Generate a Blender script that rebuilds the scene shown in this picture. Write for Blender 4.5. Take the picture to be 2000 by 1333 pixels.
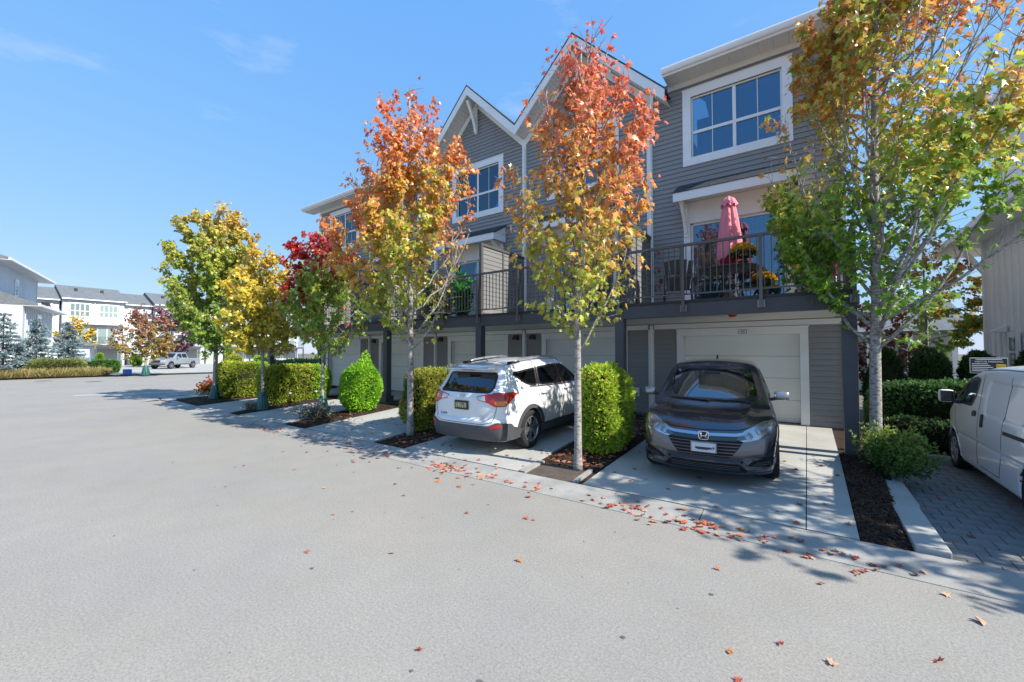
import bpy, bmesh, math, random
import numpy as np
from mathutils import Vector, Matrix, Euler
R = math.radians
for o in list(bpy.data.objects): bpy.data.objects.remove(o)
SC = bpy.context.scene
COL = SC.collection
# ------------------------------------------------------------------ camera
PITCH, YAW = math.atan(22.5/809), math.atan2(575, 809)
cam = bpy.data.cameras.new('camera'); cam.sensor_width = 36; cam.lens = 809/2000*36
cam.clip_start = .05; cam.clip_end = 3000
co = bpy.data.objects.new('camera', cam); COL.objects.link(co)
co.location = (0, 0, 1.88); co.rotation_euler = (R(90)+PITCH, 0, YAW)
SC.camera = co
# ------------------------------------------------------------------ sky, sun, exposure
SUN_AZ, SUN_EL = R(87), R(40)          # azimuth clockwise from +Y
w = bpy.data.worlds.new('World'); SC.world = w; w.use_nodes = True
nt = w.node_tree; nt.nodes.clear()
sky = nt.nodes.new('ShaderNodeTexSky'); sky.sky_type = 'NISHITA'; sky.sun_disc = False
sky.sun_elevation = SUN_EL; sky.sun_rotation = SUN_AZ; sky.air_density = 1.0; sky.dust_density = .15; sky.ozone_density = 2.6
bg = nt.nodes.new('ShaderNodeBackground'); bg.inputs[1].default_value = .121
tc = nt.nodes.new('ShaderNodeTexCoord'); mp = nt.nodes.new('ShaderNodeMapping'); mp.inputs['Scale'].default_value = (1, 1, 3.2)
mp.inputs['Location'].default_value = (3.3, 1.2, .9)
cn = nt.nodes.new('ShaderNodeTexNoise'); cn.inputs['Scale'].default_value = 3.4; cn.inputs['Detail'].default_value = 7; cn.inputs['Roughness'].default_value = .58
cr = nt.nodes.new('ShaderNodeValToRGB'); cr.color_ramp.elements[0].position = .6; cr.color_ramp.elements[1].position = .86
cm = nt.nodes.new('ShaderNodeMath'); cm.operation = 'MULTIPLY'; cm.inputs[1].default_value = .45
mx = nt.nodes.new('ShaderNodeMix'); mx.data_type = 'RGBA'; mx.inputs[7].default_value = (3.7, 4.0, 4.4, 1)
out = nt.nodes.new('ShaderNodeOutputWorld')
L = nt.links.new
L(tc.outputs['Generated'], mp.inputs[0]); L(mp.outputs[0], cn.inputs['Vector']); L(cn.outputs[0], cr.inputs[0]); L(cr.outputs[0], cm.inputs[0])
L(cm.outputs[0], mx.inputs[0]); # flatten the sky's gradient to the photograph's even azure (per channel power, whole dome alike)
sp = nt.nodes.new('ShaderNodeSeparateColor'); cb = nt.nodes.new('ShaderNodeCombineColor'); L(sky.outputs[0], sp.inputs[0])
for i, (g, a) in enumerate(((.58, .86), (.33, 1.66), (.06, 3.66))):
    pw = nt.nodes.new('ShaderNodeMath'); pw.operation = 'POWER'; pw.inputs[1].default_value = g; L(sp.outputs[i], pw.inputs[0])
    ml = nt.nodes.new('ShaderNodeMath'); ml.operation = 'MULTIPLY'; ml.inputs[1].default_value = a; L(pw.outputs[0], ml.inputs[0]); L(ml.outputs[0], cb.inputs[i])
L(cb.outputs[0], mx.inputs[6]); L(mx.outputs[2], bg.inputs[0]); L(bg.outputs[0], out.inputs[0])
sl = bpy.data.lights.new('sun', 'SUN'); sl.energy = 3.9; sl.angle = R(.5); sl.color = (1, .94, .84)
so = bpy.data.objects.new('sun', sl); COL.objects.link(so)
sd = Vector((math.sin(SUN_AZ)*math.cos(SUN_EL), math.cos(SUN_AZ)*math.cos(SUN_EL), math.sin(SUN_EL)))
so.rotation_euler = sd.to_track_quat('Z', 'Y').to_euler(); so.location = (30, 5, 40)
vs = SC.view_settings; vs.view_transform = 'Standard'; vs.look = 'None'; vs.gamma = 1; vs.exposure = 1.05; vs.use_curve_mapping = False
SC.cycles.max_bounces = 8; SC.cycles.transparent_max_bounces = 16; SC.cycles.caustics_reflective = False; SC.cycles.caustics_refractive = False
SC.cycles.use_denoising = True
# ------------------------------------------------------------------ helpers
MATS = {}
def nodes(name):
    m = bpy.data.materials.new(name); m.use_nodes = True
    return m, m.node_tree, m.node_tree.nodes['Principled BSDF']
def mat(name, col, rough=.6, metal=0, spec=.5, var=.0, vscale=6., bump=0., bscale=40., coat=0, stretch=None, fine=0.):
    """principled with optional colour variation (noise) and fine relief"""
    if name in MATS: return MATS[name]
    m, t, p = nodes(name); N = t.nodes.new; L = t.links.new
    c = (*col, 1) if len(col) == 3 else col
    p.inputs['Base Color'].default_value = c; p.inputs['Roughness'].default_value = rough
    p.inputs['Metallic'].default_value = metal; p.inputs['Specular IOR Level'].default_value = spec
    if coat: p.inputs['Coat Weight'].default_value = coat; p.inputs['Coat Roughness'].default_value = .03
    if var or bump or fine:
        tc = N('ShaderNodeTexCoord'); src = tc.outputs['Object']
        if stretch:
            mp = N('ShaderNodeMapping'); mp.inputs['Scale'].default_value = stretch; L(src, mp.inputs[0]); src = mp.outputs[0]
    if var or fine:
        n1 = N('ShaderNodeTexNoise'); n1.inputs['Scale'].default_value = vscale; n1.inputs['Detail'].default_value = 5; n1.inputs['Roughness'].default_value = .62
        L(src, n1.inputs['Vector'])
        mr = N('ShaderNodeMapRange'); mr.inputs[1].default_value = .3; mr.inputs[2].default_value = .7
        mr.inputs[3].default_value = 1-var; mr.inputs[4].default_value = 1+var*.6; L(n1.outputs[0], mr.inputs[0])
        last = mr.outputs[0]
        if fine:
            n2 = N('ShaderNodeTexNoise'); n2.inputs['Scale'].default_value = bscale; n2.inputs['Detail'].default_value = 2; L(src, n2.inputs['Vector'])
            m2 = N('ShaderNodeMapRange'); m2.inputs[1].default_value = .3; m2.inputs[2].default_value = .7; m2.inputs[3].default_value = 1-fine; m2.inputs[4].default_value = 1+fine
            L(n2.outputs[0], m2.inputs[0]); mu = N('ShaderNodeMath'); mu.operation = 'MULTIPLY'; L(last, mu.inputs[0]); L(m2.outputs[0], mu.inputs[1]); last = mu.outputs[0]
        mm = N('ShaderNodeMix'); mm.data_type = 'RGBA'; mm.blend_type = 'MULTIPLY'; mm.inputs[0].default_value = 1; mm.inputs[6].default_value = c
        L(last, mm.inputs[7]); L(mm.outputs[2], p.inputs['Base Color'])
    if bump:
        n3 = N('ShaderNodeTexNoise'); n3.inputs['Scale'].default_value = bscale; n3.inputs['Detail'].default_value = 3; L(src, n3.inputs['Vector'])
        b = N('ShaderNodeBump'); b.inputs['Strength'].default_value = bump; b.inputs['Distance'].default_value = .01; L(n3.outputs[0], b.inputs['Height']); L(b.outputs[0], p.inputs['Normal'])
    MATS[name] = m
    return m
def glassmat(name, tint, refl=.2, rough=.0, gcol=(1, 1, 1)):
    if name in MATS: return MATS[name]
    m = bpy.data.materials.new(name); m.use_nodes = True; t = m.node_tree; t.nodes.clear(); N = t.nodes.new; L = t.links.new
    o = N('ShaderNodeOutputMaterial'); tr = N('ShaderNodeBsdfTransparent'); tr.inputs[0].default_value = (*tint, 1)
    gl = N('ShaderNodeBsdfGlossy'); gl.inputs['Roughness'].default_value = rough; gl.inputs[0].default_value = (*gcol, 1)
    fr = N('ShaderNodeFresnel'); fr.inputs[0].default_value = 1.5
    mr = N('ShaderNodeMapRange'); mr.inputs[1].default_value = 0; mr.inputs[2].default_value = 1; mr.inputs[3].default_value = refl; mr.inputs[4].default_value = 1; mr.clamp = True
    mi = N('ShaderNodeMixShader'); L(fr.outputs[0], mr.inputs[0]); L(mr.outputs[0], mi.inputs[0]); L(tr.outputs[0], mi.inputs[1]); L(gl.outputs[0], mi.inputs[2]); L(mi.outputs[0], o.inputs[0])
    MATS[name] = m
    return m
def leafmat(name, trans=.38, rough=.45, spec=.35):
    if name in MATS: return MATS[name]
    m, t, p = nodes(name); N = t.nodes.new; L = t.links.new
    at = N('ShaderNodeAttribute'); at.attribute_name = 'Col'
    p.inputs['Roughness'].default_value = rough; p.inputs['Specular IOR Level'].default_value = spec
    L(at.outputs['Color'], p.inputs['Base Color'])
    tl = N('ShaderNodeBsdfTranslucent'); g = N('ShaderNodeGamma'); g.inputs[1].default_value = .75; L(at.outputs['Color'], g.inputs[0]); L(g.outputs[0], tl.inputs[0])
    mi = N('ShaderNodeMixShader'); mi.inputs[0].default_value = trans
    L(p.outputs[0], mi.inputs[1]); L(tl.outputs[0], mi.inputs[2]); L(mi.outputs[0], t.nodes['Material Output'].inputs[0])
    MATS[name] = m
    return m
ORG = {}
def tag(o, label=None, cat=None, group=None, kind=None):
    if label: o['label'] = label
    if cat: o['category'] = cat
    if group: o['group'] = group
    if kind: o['kind'] = kind
    return o
def empty(name, loc, label=None, cat=None, group=None, kind=None, rz=0):
    o = bpy.data.objects.new(name, None); COL.objects.link(o); o.location = loc; o.rotation_euler[2] = rz; o.empty_display_size = .2
    ORG[o.name] = Vector(loc)
    return tag(o, label, cat, group, kind)
def link(name, me, parent=None, loc=None, rot=None, scale=None):
    """loc in world axes relative to the parent's origin frame"""
    o = bpy.data.objects.new(name, me); COL.objects.link(o)
    if parent is not None:
        o.parent = parent; org = ORG[parent.name]
        if loc is None: loc = org
        o.location = Vector(loc)-org; ORG[o.name] = Vector(loc)
    elif loc is not None: o.location = loc; ORG[o.name] = Vector(loc)
    else: ORG[o.name] = Vector((0, 0, 0))
    if rot is not None: o.rotation_euler = rot
    if scale is not None: o.scale = scale
    return o
class MB:
    def __init__(s): s.v = []; s.f = []; s.m = []
    def add(s, vs, fs, mi=0):
        n = len(s.v); s.v += [tuple(q) for q in vs]; s.f += [tuple(i+n for i in q) for q in fs]; s.m += [mi]*len(fs)
        return s
    def box(s, a, b, mi=0):
        x0, y0, z0 = a; x1, y1, z1 = b
        return s.add([(x0, y0, z0), (x1, y0, z0), (x1, y1, z0), (x0, y1, z0), (x0, y0, z1), (x1, y0, z1), (x1, y1, z1), (x0, y1, z1)],
              [(0, 3, 2, 1), (4, 5, 6, 7), (0, 1, 5, 4), (1, 2, 6, 5), (2, 3, 7, 6), (3, 0, 4, 7)], mi)
    def cbox(s, a, b, c=.01, mi=0):
        """box with chamfered edges"""
        bm = bmesh.new(); bmesh.ops.create_cube(bm, size=1)
        for v in bm.verts: v.co = Vector([a[i] if v.co[i] < 0 else b[i] for i in range(3)])
        bmesh.ops.bevel(bm, geom=list(bm.edges), offset=c, segments=2, affect='EDGES', profile=.6)
        bm.verts.index_update(); s.add([v.co[:] for v in bm.verts], [[v.index for v in f.verts] for f in bm.faces], mi); bm.free()
        return s
    def bar(s, p, q, wx, wy, mi=0, up=(0, 0, 1)):
        """box bar from p to q with section wx (sideways) x wy"""
        p = Vector(p); q = Vector(q); d = (q-p).normalized(); u = Vector(up)
        if abs(d.dot(u)) > .98: u = Vector((0, 1, 0))
        a = d.cross(u).normalized()*wx/2; b = a.cross(d).normalized()*wy/2
        return s.add([p-a-b, p+a-b, p+a+b, p-a+b, q-a-b, q+a-b, q+a+b, q-a+b], [(3, 2, 1, 0), (4, 5, 6, 7), (0, 1, 5, 4), (1, 2, 6, 5), (2, 3, 7, 6), (3, 0, 4, 7)], mi)
    def tube(s, pts, r, n=8, mi=0, cap=True):
        pts = [Vector(p) for p in pts]; rs = r if hasattr(r, '__len__') else [r]*len(pts)
        n0 = len(s.v); prev = None
        for i, p in enumerate(pts):
            d = (pts[min(i+1, len(pts)-1)]-pts[max(i-1, 0)])
            d = d.normalized() if d.length > 1e-9 else Vector((0, 0, 1))
            if prev is None: a = d.orthogonal().normalized()
            else:
                a = prev-d*prev.dot(d)
                a = a.normalized() if a.length > 1e-6 else d.orthogonal().normalized()
            prev = a; b = d.cross(a)
            for k in range(n):
                t = 2*math.pi*k/n; s.v.append(tuple(p+(a*math.cos(t)+b*math.sin(t))*rs[i]))
        for i in range(len(pts)-1):
            for k in range(n):
                k2 = (k+1) % n; s.f.append((n0+i*n+k, n0+i*n+k2, n0+(i+1)*n+k2, n0+(i+1)*n+k)); s.m.append(mi)
        if cap:
            s.f.append(tuple(n0+k for k in range(n))[::-1]); s.m.append(mi); s.f.append(tuple(n0+(len(pts)-1)*n+k for k in range(n))); s.m.append(mi)
        return s
    def lathe(s, prof, n=24, axis='z', c=(0, 0, 0), mi=0):
        n0 = len(s.v); c = Vector(c)
        for r, z in prof:
            for k in range(n):
                t = 2*math.pi*k/n; x, y = r*math.cos(t), r*math.sin(t)
                q = (x, y, z) if axis == 'z' else ((x, z, y) if axis == 'y' else (z, x, y)); s.v.append(tuple(c+Vector(q)))
        for i in range(len(prof)-1):
            for k in range(n):
                k2 = (k+1) % n; s.f.append((n0+i*n+k, n0+i*n+k2, n0+(i+1)*n+k2, n0+(i+1)*n+k)); s.m.append(mi)
        return s
    def prism(s, poly, a, b, axis='y', mi=0):
        """polygon (2-D) extruded along axis from a to b"""
        def P(p, t): return {'y': (p[0], t, p[1]), 'x': (t, p[0], p[1]), 'z': (p[0], p[1], t)}[axis]
        n = len(poly); vs = [P(p, a) for p in poly]+[P(p, b) for p in poly]
        fs = [tuple(range(n))[::-1], tuple(range(n, 2*n))]+[(i, (i+1) % n, (i+1) % n+n, i+n) for i in range(n)]
        return s.add(vs, fs, mi)
    def mesh(s, name, mats, org=(0, 0, 0), smooth=False):
        me = bpy.data.meshes.new(name); o = Vector(org)
        me.from_pydata([(q[0]-o.x, q[1]-o.y, q[2]-o.z) for q in s.v], [], s.f)
        for m in (mats if isinstance(mats, (list, tuple)) else [mats]): me.materials.append(m)
        if any(s.m): me.polygons.foreach_set('material_index', s.m)
        if smooth: me.polygons.foreach_set('use_smooth', [True]*len(s.f))
        bm = bmesh.new(); bm.from_mesh(me); bmesh.ops.recalc_face_normals(bm, faces=bm.faces); bm.to_mesh(me); bm.free()
        me.update(); return me
    def build(s, name, mats, parent=None, smooth=False, loc=None):
        org = ORG[parent.name] if parent is not None else Vector(loc if loc is not None else (0, 0, 0))
        o = link(name, s.mesh(name, mats, org, smooth), parent, None if parent is not None else (loc if loc is not None else (0, 0, 0)))
        return o
def autosmooth(o, ang=35):
    me = o.data
    me.polygons.foreach_set('use_smooth', [True]*len(me.polygons))
    try: me.set_sharp_from_angle(angle=R(ang))
    except Exception: pass
    return o
def copytree(o, parent=None):
    c = o.copy(); COL.objects.link(c); c.parent = parent; ORG[c.name] = ORG[o.name]
    for ch in list(o.children): copytree(ch, c)
    return c
def text(name, s, size, m, parent, mw, extrude=.001, align='CENTER', sx=1):
    cu = bpy.data.curves.new(name, 'FONT'); cu.body = s; cu.size = size; cu.extrude = extrude; cu.align_x = align; cu.align_y = 'CENTER'; cu.materials.append(m); cu.resolution_u = 2
    t = bpy.data.objects.new('tmp', cu); COL.objects.link(t); bpy.context.view_layer.update()
    me = bpy.data.meshes.new_from_object(t); bpy.data.objects.remove(t)
    o = bpy.data.objects.new(name, me); COL.objects.link(o)
    if parent is not None: o.parent = parent
    o.matrix_local = mw @ Matrix.Diagonal((sx, 1, 1, 1))
    return o
def nmesh(name, V, F, mats, cols=None, smooth=False, mi=None):
    """fast mesh from numpy arrays; F (n,k) of equal-sided faces; cols per vertex"""
    me = bpy.data.meshes.new(name); n, k = F.shape
    me.vertices.add(len(V)); me.vertices.foreach_set('co', np.ascontiguousarray(V, dtype=np.float32).ravel())
    me.loops.add(n*k); me.loops.foreach_set('vertex_index', np.ascontiguousarray(F, dtype=np.int32).ravel())
    me.polygons.add(n); me.polygons.foreach_set('loop_start', np.arange(0, n*k, k, dtype=np.int32)); me.polygons.foreach_set('loop_total', np.full(n, k, dtype=np.int32))
    for m in (mats if isinstance(mats, (list, tuple)) else [mats]): me.materials.append(m)
    if mi is not None: me.polygons.foreach_set('material_index', np.ascontiguousarray(mi, dtype=np.int32))
    me.update(calc_edges=True)
    me.polygons.foreach_set('use_smooth', np.full(n, bool(smooth)))
    if cols is not None:
        a = me.color_attributes.new('Col', 'FLOAT_COLOR', 'POINT'); c4 = np.ones((len(V), 4), dtype=np.float32); c4[:, :3] = cols; a.data.foreach_set('color', c4.ravel())
    me.validate()
    return me
def zg(y): return .05+max(0, y-5.3)*.034          # driveway slope up to the garages
def norm(a): return a/np.maximum(np.linalg.norm(a, axis=-1, keepdims=True), 1e-9)
M_black = mat('black_plastic', (.02, .02, .022), .5)
# ================================================================== materials
def asphaltmat():
    m, t, p = nodes('asphalt'); N = t.nodes.new; L = t.links.new; tc = N('ShaderNodeTexCoord'); src = tc.outputs['Object']
    def noise(sc, det, lo, hi, a, b, ro=.6):
        n = N('ShaderNodeTexNoise'); n.inputs['Scale'].default_value = sc; n.inputs['Detail'].default_value = det; n.inputs['Roughness'].default_value = ro; L(src, n.inputs['Vector'])
        r = N('ShaderNodeMapRange'); r.inputs[1].default_value = lo; r.inputs[2].default_value = hi; r.inputs[3].default_value = a; r.inputs[4].default_value = b; L(n.outputs[0], r.inputs[0]); return r.outputs[0], n.outputs[0]
    big, _ = noise(.35, 4, .3, .7, .95, 1.04); mid, _ = noise(2.2, 5, .3, .7, .96, 1.03); gr, raw = noise(55, 3, .3, .7, .8, 1.18); sp, _ = noise(120, 1, .27, .38, .42, 1.0); li, _ = noise(150, 1, .62, .72, 1.0, 1.4)
    cur = big
    for o in (mid, gr, sp, li):
        mu = N('ShaderNodeMath'); mu.operation = 'MULTIPLY'; L(cur, mu.inputs[0]); L(o, mu.inputs[1]); cur = mu.outputs[0]
    tint, _ = noise(.6, 3, .35, .65, 0, 1); mxc = N('ShaderNodeMix'); mxc.data_type = 'RGBA'; mxc.inputs[6].default_value = (.287, .276, .256, 1); mxc.inputs[7].default_value = (.305, .286, .255, 1); L(tint, mxc.inputs[0])
    mm = N('ShaderNodeMix'); mm.data_type = 'RGBA'; mm.blend_type = 'MULTIPLY'; mm.inputs[0].default_value = 1; L(mxc.outputs[2], mm.inputs[6]); L(cur, mm.inputs[7]); L(mm.outputs[2], p.inputs['Base Color'])
    p.inputs['Roughness'].default_value = .93; p.inputs['Specular IOR Level'].default_value = .2
    b = N('ShaderNodeBump'); b.inputs['Strength'].default_value = .22; b.inputs['Distance'].default_value = .006; L(raw, b.inputs['Height']); L(b.outputs[0], p.inputs['Normal']); return m
M_asph = asphaltmat()
M_conc = mat('concrete', (.40, .395, .37), .85, spec=.3, var=.16, vscale=1.3, bump=.15, bscale=160, fine=.12)
M_kerb = mat('kerb_concrete', (.33, .32, .3), .85, spec=.3, var=.25, vscale=2.2, bump=.2, bscale=120, fine=.16)
M_soil = mat('bark_mulch', (.05, .033, .024), .95, spec=.15, var=.45, vscale=9, bump=1., bscale=60, fine=.5)
M_chip = mat('bark_chip', (.075, .045, .03), .9, spec=.15, var=.5, vscale=14)
M_paver = mat('paver_stone', (.2, .2, .2), .9, spec=.25, var=.28, vscale=3.5, bump=.3, bscale=140, fine=.18)
M_joint = mat('joint_sand', (.07, .065, .06), .95, spec=.1, var=.3, vscale=20)
M_lawn = mat('far_ground', (.19, .175, .13), .95, spec=.1, var=.3, vscale=.7, fine=.3, bscale=12)
M_dirt = mat('packed_dirt', (.105, .085, .072), .95, spec=.15, var=.3, vscale=5, bump=.5, bscale=90, fine=.3)
M_stone = mat('gravel_stone', (.25, .23, .21), .85, var=.4, vscale=16)
M_paint = mat('road_paint', (.6, .6, .58), .8, var=.2, vscale=4)
YK0, YK1 = 4.76, 5.3
# ================================================================== ground, road, kerbs
def sheet(name, pts, z, m, label=None):
    mb = MB(); mb.add([(x, y, z) for x, y in pts], [tuple(range(len(pts)))])
    return tag(mb.build(name, m), kind='structure')
sheet('ground', [(-700, -500), (500, -500), (500, 700), (-700, 700)], -.12, M_lawn)
arc = [(-20.6-1.9*math.sin(a)*1, YK1+1.5-2.04*math.cos(a)) for a in np.linspace(0, math.pi/2, 9)]
sheet('road', [(-46, -60), (60, -60), (60, YK0)]+[(-17.0, YK0), (-17.0, 8), (-22.5, 8), (-22.5, 70), (-40, 70), (-42.5, 20), (-45, 4), (-46, -10)], 0, M_asph)
tag(sheet('road_marking', [(-26.2, 3.8), (-26.0, 3.6), (-24.3, 7.2), (-24.5, 7.3)], .004, M_paint), kind='structure')
sheet('side_lot', [(-22.4, YK1+.4), (-20.6, YK1), (-17, YK1), (-17, 40), (-22.4, 40)], .03, M_conc)
# rolled kerb in cast lengths
kerb = empty('kerb', (0, YK1, 0), kind='structure')
prof = [(YK0, -.05), (YK0, .006), (YK0+.24, .012), (YK0+.34, .03), (YK0+.42, .045), (YK1-.022, .052), (YK1-.022, -.05)]
kx = -19.0
kb = MB().prism(prof, 0, 2.99, 'x'); kme = kb.mesh('kerb_segment', M_kerb, (0, YK1, 0))
while kx < 14:
    o = link('kerb_segment', kme, kerb, (kx, YK1, 0)); kx += 3.0
# curved corner of the kerb into the side street
kc = MB()
for i in range(8):
    (x0, y0), (x1, y1) = arc[i], arc[i+1]
    d = Vector((x1-x0, y1-y0, 0)); n = Vector((-d.y, d.x, 0)).normalized()*-.5
    if n.x < 0: n = -n
    kc.add([(x0, y0, .006), (x1, y1, .006), (x1+n.x, y1+n.y, .05), (x0+n.x, y0+n.y, .05)], [(0, 1, 2, 3)])
kc.build('kerb_corner', M_kerb, kerb)
# soil plane under all beds (sloped)
def sloped(name, poly, dz, m, parent=None, kind=None, th=.08):
    mb = MB(); n = len(poly)
    vs = [(x, y, zg(y)+dz) for x, y in poly]+[(x, y, zg(y)+dz-th) for x, y in poly]
    mb.add(vs, [tuple(range(n)), tuple(range(n, 2*n))[::-1]]+[(i, i+n, (i+1) % n+n, (i+1) % n) for i in range(n)])
    o = mb.build(name, m, parent)
    if kind: tag(o, kind=kind)
    return o
sloped('soil_base', [(-20.6, YK1), (.95, YK1), (.95, 11.4), (-20.6, 11.4)], -.035, M_soil, kind='structure')
def driveway(x0f, x1f, x0b, x1b, yend=11.5):
    d = empty('driveway', ((x0f+x1f)/2, YK1, 0), kind='structure')
    ys = [YK1+.012, 8.72, yend]
    for j in range(2):
        for i in range(2):
            def X(fr, y):
                t = (y-YK1)/(9-YK1); a = x0f+(x0b-x0f)*min(t, 1); b = x1f+(x1b-x1f)*min(t, 1); return a+(b-a)*fr
            f0, f1 = (0, .855) if i == 0 else (.855, 1)
            if x1f < 0: f0, f1 = (0, .5) if i == 0 else (.5, 1)
            g = .005; a, b = ys[j], ys[j+1]
            sloped('slab', [(X(f0, a)+g, a+g), (X(f1, a)-g, a+g), (X(f1, b)-g, b-g), (X(f0, b)+g, b-g)], 0, M_conc, d)
    return d
driveway(-2.58, .40, -2.66, .42)
driveway(-6.3, -3.68, -6.5, -3.9)
driveway(-9.9, -7.28, -10.5, -7.7)
driveway(-13.62, -11.0, -14.2, -12.0)
driveway(-17.0, -14.35, -17.6, -15.6)
# garden beds : lumpy mulch with bark chips
rs = np.random.RandomState(5)
def vnoise(x, y, s=1., seed=0):
    return (np.sin(x*s*1.7+seed)+np.sin(y*s*2.3+seed*1.7)+np.sin((x+y)*s*3.1+seed*.3)+np.sin((x-y)*s*4.7+seed*2.1))/4
def bed(poly, seed, chips=1400, hump=.03, m=M_soil):
    cx = sum(p[0] for p in poly)/len(poly); cy = sum(p[1] for p in poly)/len(poly)
    root = empty('garden_bed', (cx, cy, zg(cy)), kind='structure')
    a, b, c, d = [np.array(p) for p in poly]     # front-left, front-right, back-right, back-left
    nu, nv = 14, 40; V = []; F = []
    for j in range(nv+1):
        for i in range(nu+1):
            u, v = i/nu, j/nv; p = (a*(1-u)+b*u)*(1-v)+(d*(1-u)+c*u)*v
            e = min(1, 6*min(u, 1-u), 9*min(v, 1-v))
            V.append((p[0]-cx, p[1]-cy, zg(p[1])-.02+e*(hump+.025*vnoise(p[0], p[1], 3, seed)+rs.rand()*.012)-zg(cy)))
    for j in range(nv):
        for i in range(nu):
            k = j*(nu+1)+i; F.append((k, k+1, k+nu+2, k+nu+1))
    link('mulch', nmesh('mulch', np.array(V), np.array(F), m, smooth=True), root)
    n = chips*2; u = rs.rand(n); v = rs.rand(n)
    P = (a[None]*(1-u)[:, None]+b[None]*u[:, None])*(1-v)[:, None]+(d[None]*(1-u)[:, None]+c[None]*u[:, None])*v[:, None]
    e = np.minimum(1, np.minimum(6*np.minimum(u, 1-u), 9*np.minimum(v, 1-v)))
    Z = np.array([zg(y) for y in P[:, 1]])-.012+e*(hump+.025*vnoise(P[:, 0], P[:, 1], 3, seed))
    th = rs.rand(n)*6.28; l = .007+.018*rs.rand(n)**1.5; ww = .003+.006*rs.rand(n); t = rs.randn(n)*.3
    dx = np.stack([np.cos(th)*l, np.sin(th)*l, t*l], 1); dy = np.stack([-np.sin(th)*ww, np.cos(th)*ww, rs.randn(n)*ww*.5], 1)
    C = np.stack([P[:, 0]-cx, P[:, 1]-cy, Z-zg(cy)+.006], 1)
    V = np.concatenate([C-dx-dy, C+dx-dy, C+dx+dy, C-dx+dy]); F = np.stack([np.arange(n)+k*n for k in range(4)], 1)
    tag(link('bark_chips', nmesh('bark_chips', V, F, M_chip), root), kind='stuff')
    return root
bed([(.41, YK1+.02), (.78, YK1+.02), (.9, 9.0), (.43, 9.0)], 1, 1500)
bed([(-3.66, 5.95), (-2.6, 5.95), (-2.68, 11.3), (-3.9, 11.3)], 2, 2200)
bed([(-7.27, YK1+.02), (-6.32, YK1+.02), (-6.55, 11.3), (-7.7, 11.3)], 3, 1600)
bed([(-10.98, YK1+.1), (-9.92, YK1+.1), (-10.55, 9.2), (-11.95, 9.2)], 4, 1400)
bed([(-14.33, YK1+.1), (-13.64, YK1+.1), (-14.25, 9.2), (-15.55, 9.2)], 5, 900)
bed([(-20.2, YK1+.25), (-17.05, YK1+.1), (-17.6, 9.2), (-20.3, 9.2)], 6, 1500)
# packed dirt square with concrete edgings in the bed by the orange tree
dp = empty('dirt_patch', (-3.1, 5.6, zg(5.6)), kind='structure')
sloped('packed_soil', [(-3.52, YK1+.015), (-2.76, YK1+.015), (-2.79, 5.93), (-3.56, 5.93)], -.012, M_dirt, dp)
for xa, xb in ((-3.66, -3.54), (-2.74, -2.68)): sloped('edging_block', [(xa, YK1+.015), (xb, YK1+.015), (xb-.03, 5.96), (xa-.03, 5.96)], .012, M_kerb, dp, th=.12)
# gravel between the garages
def stones(name, x0, x1, y0, y1, n, r=.018):
    th = rs.rand(n)*6.28; P = np.stack([x0+(x1-x0)*rs.rand(n), y0+(y1-y0)*rs.rand(n)], 1)
    base = np.array([(1, 0, 0), (-.5, .86, 0), (-.5, -.86, 0), (.1, .1, .8)], float); V = []
    for k in range(n):
        s = r*(.5+rs.rand()); c, q = math.cos(th[k]), math.sin(th[k])
        for b in base: V.append((P[k, 0]+s*(b[0]*c-b[1]*q*.8), P[k, 1]+s*(b[0]*q+b[1]*c*.8), zg(P[k, 1])+.0+b[2]*s*.8+.01))
    F = np.array([[4*k+a, 4*k+b, 4*k+c] for k in range(n) for a, b, c in ((0, 1, 3), (1, 2, 3), (2, 0, 3))])
    o = link(name, nmesh(name, np.array(V), F, M_stone)); return tag(o, 'grey gravel strip between the garage driveways', 'gravel', kind='stuff')
stones('gravel', -3.75, -2.72, 8.6, 11.3, 2600)
# paved visitor parking with individual pavers
pv = empty('paved_parking', (1.2, YK1, 0), kind='structure')
mb = MB().box((.97, YK1+.01, -.11), (9, 10.9, -.034)); mb.build('joint_bed', M_joint, pv)
PX, PY = .215, .225
pm = [MB().cbox((.004, .004, 0), (PX-.004, PY-.004, .05), .006).mesh('paver', M_paver, (0, 0, 0)) for _ in range(1)][0]
npv = 0
rest = MB()
for j in range(24):
    for i in range(32):
        x = 1.16+i*PX-(PX/2 if j % 2 else 0); y = YK1+.02+j*PY
        if x < 1.04 or y > 10.55: continue
        z = -.066+rs.randn()*.0012
        if j % 2 == 0 and i == 0: rest.box((1.06, y+.004, z), (1.156, y+PY-.004, z+.05))
        if x < 3.2 and npv < 290:
            link('paver', pm, pv, (x, y, z)); npv += 1
        else: rest.box((x+.004, y+.004, z), (x+PX-.004, y+PY-.004, z+.05))
tag(rest.build('pavers_beyond', M_paver, pv), kind='stuff')
strip = empty('kerb_strip', (.95, YK1, 0), kind='structure')
for k in range(4):
    y0 = YK1+.01+k*1.4
    MB().cbox((.79+.04*k, y0, -.05), (1.03+.02*k, y0+1.392, .1), .012).build('kerb_segment', M_conc, strip)
wst = MB().cbox((1.66, 10.02, -.02), (3.3, 10.2, .11), .02).build('wheel_stop', mat('stop_concrete', (.3, .26, .25), .9, var=.2, vscale=5), loc=(1.66, 10.02, .03))
tag(wst, 'concrete wheel stop in front of the white van', 'wheel stop')
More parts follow.
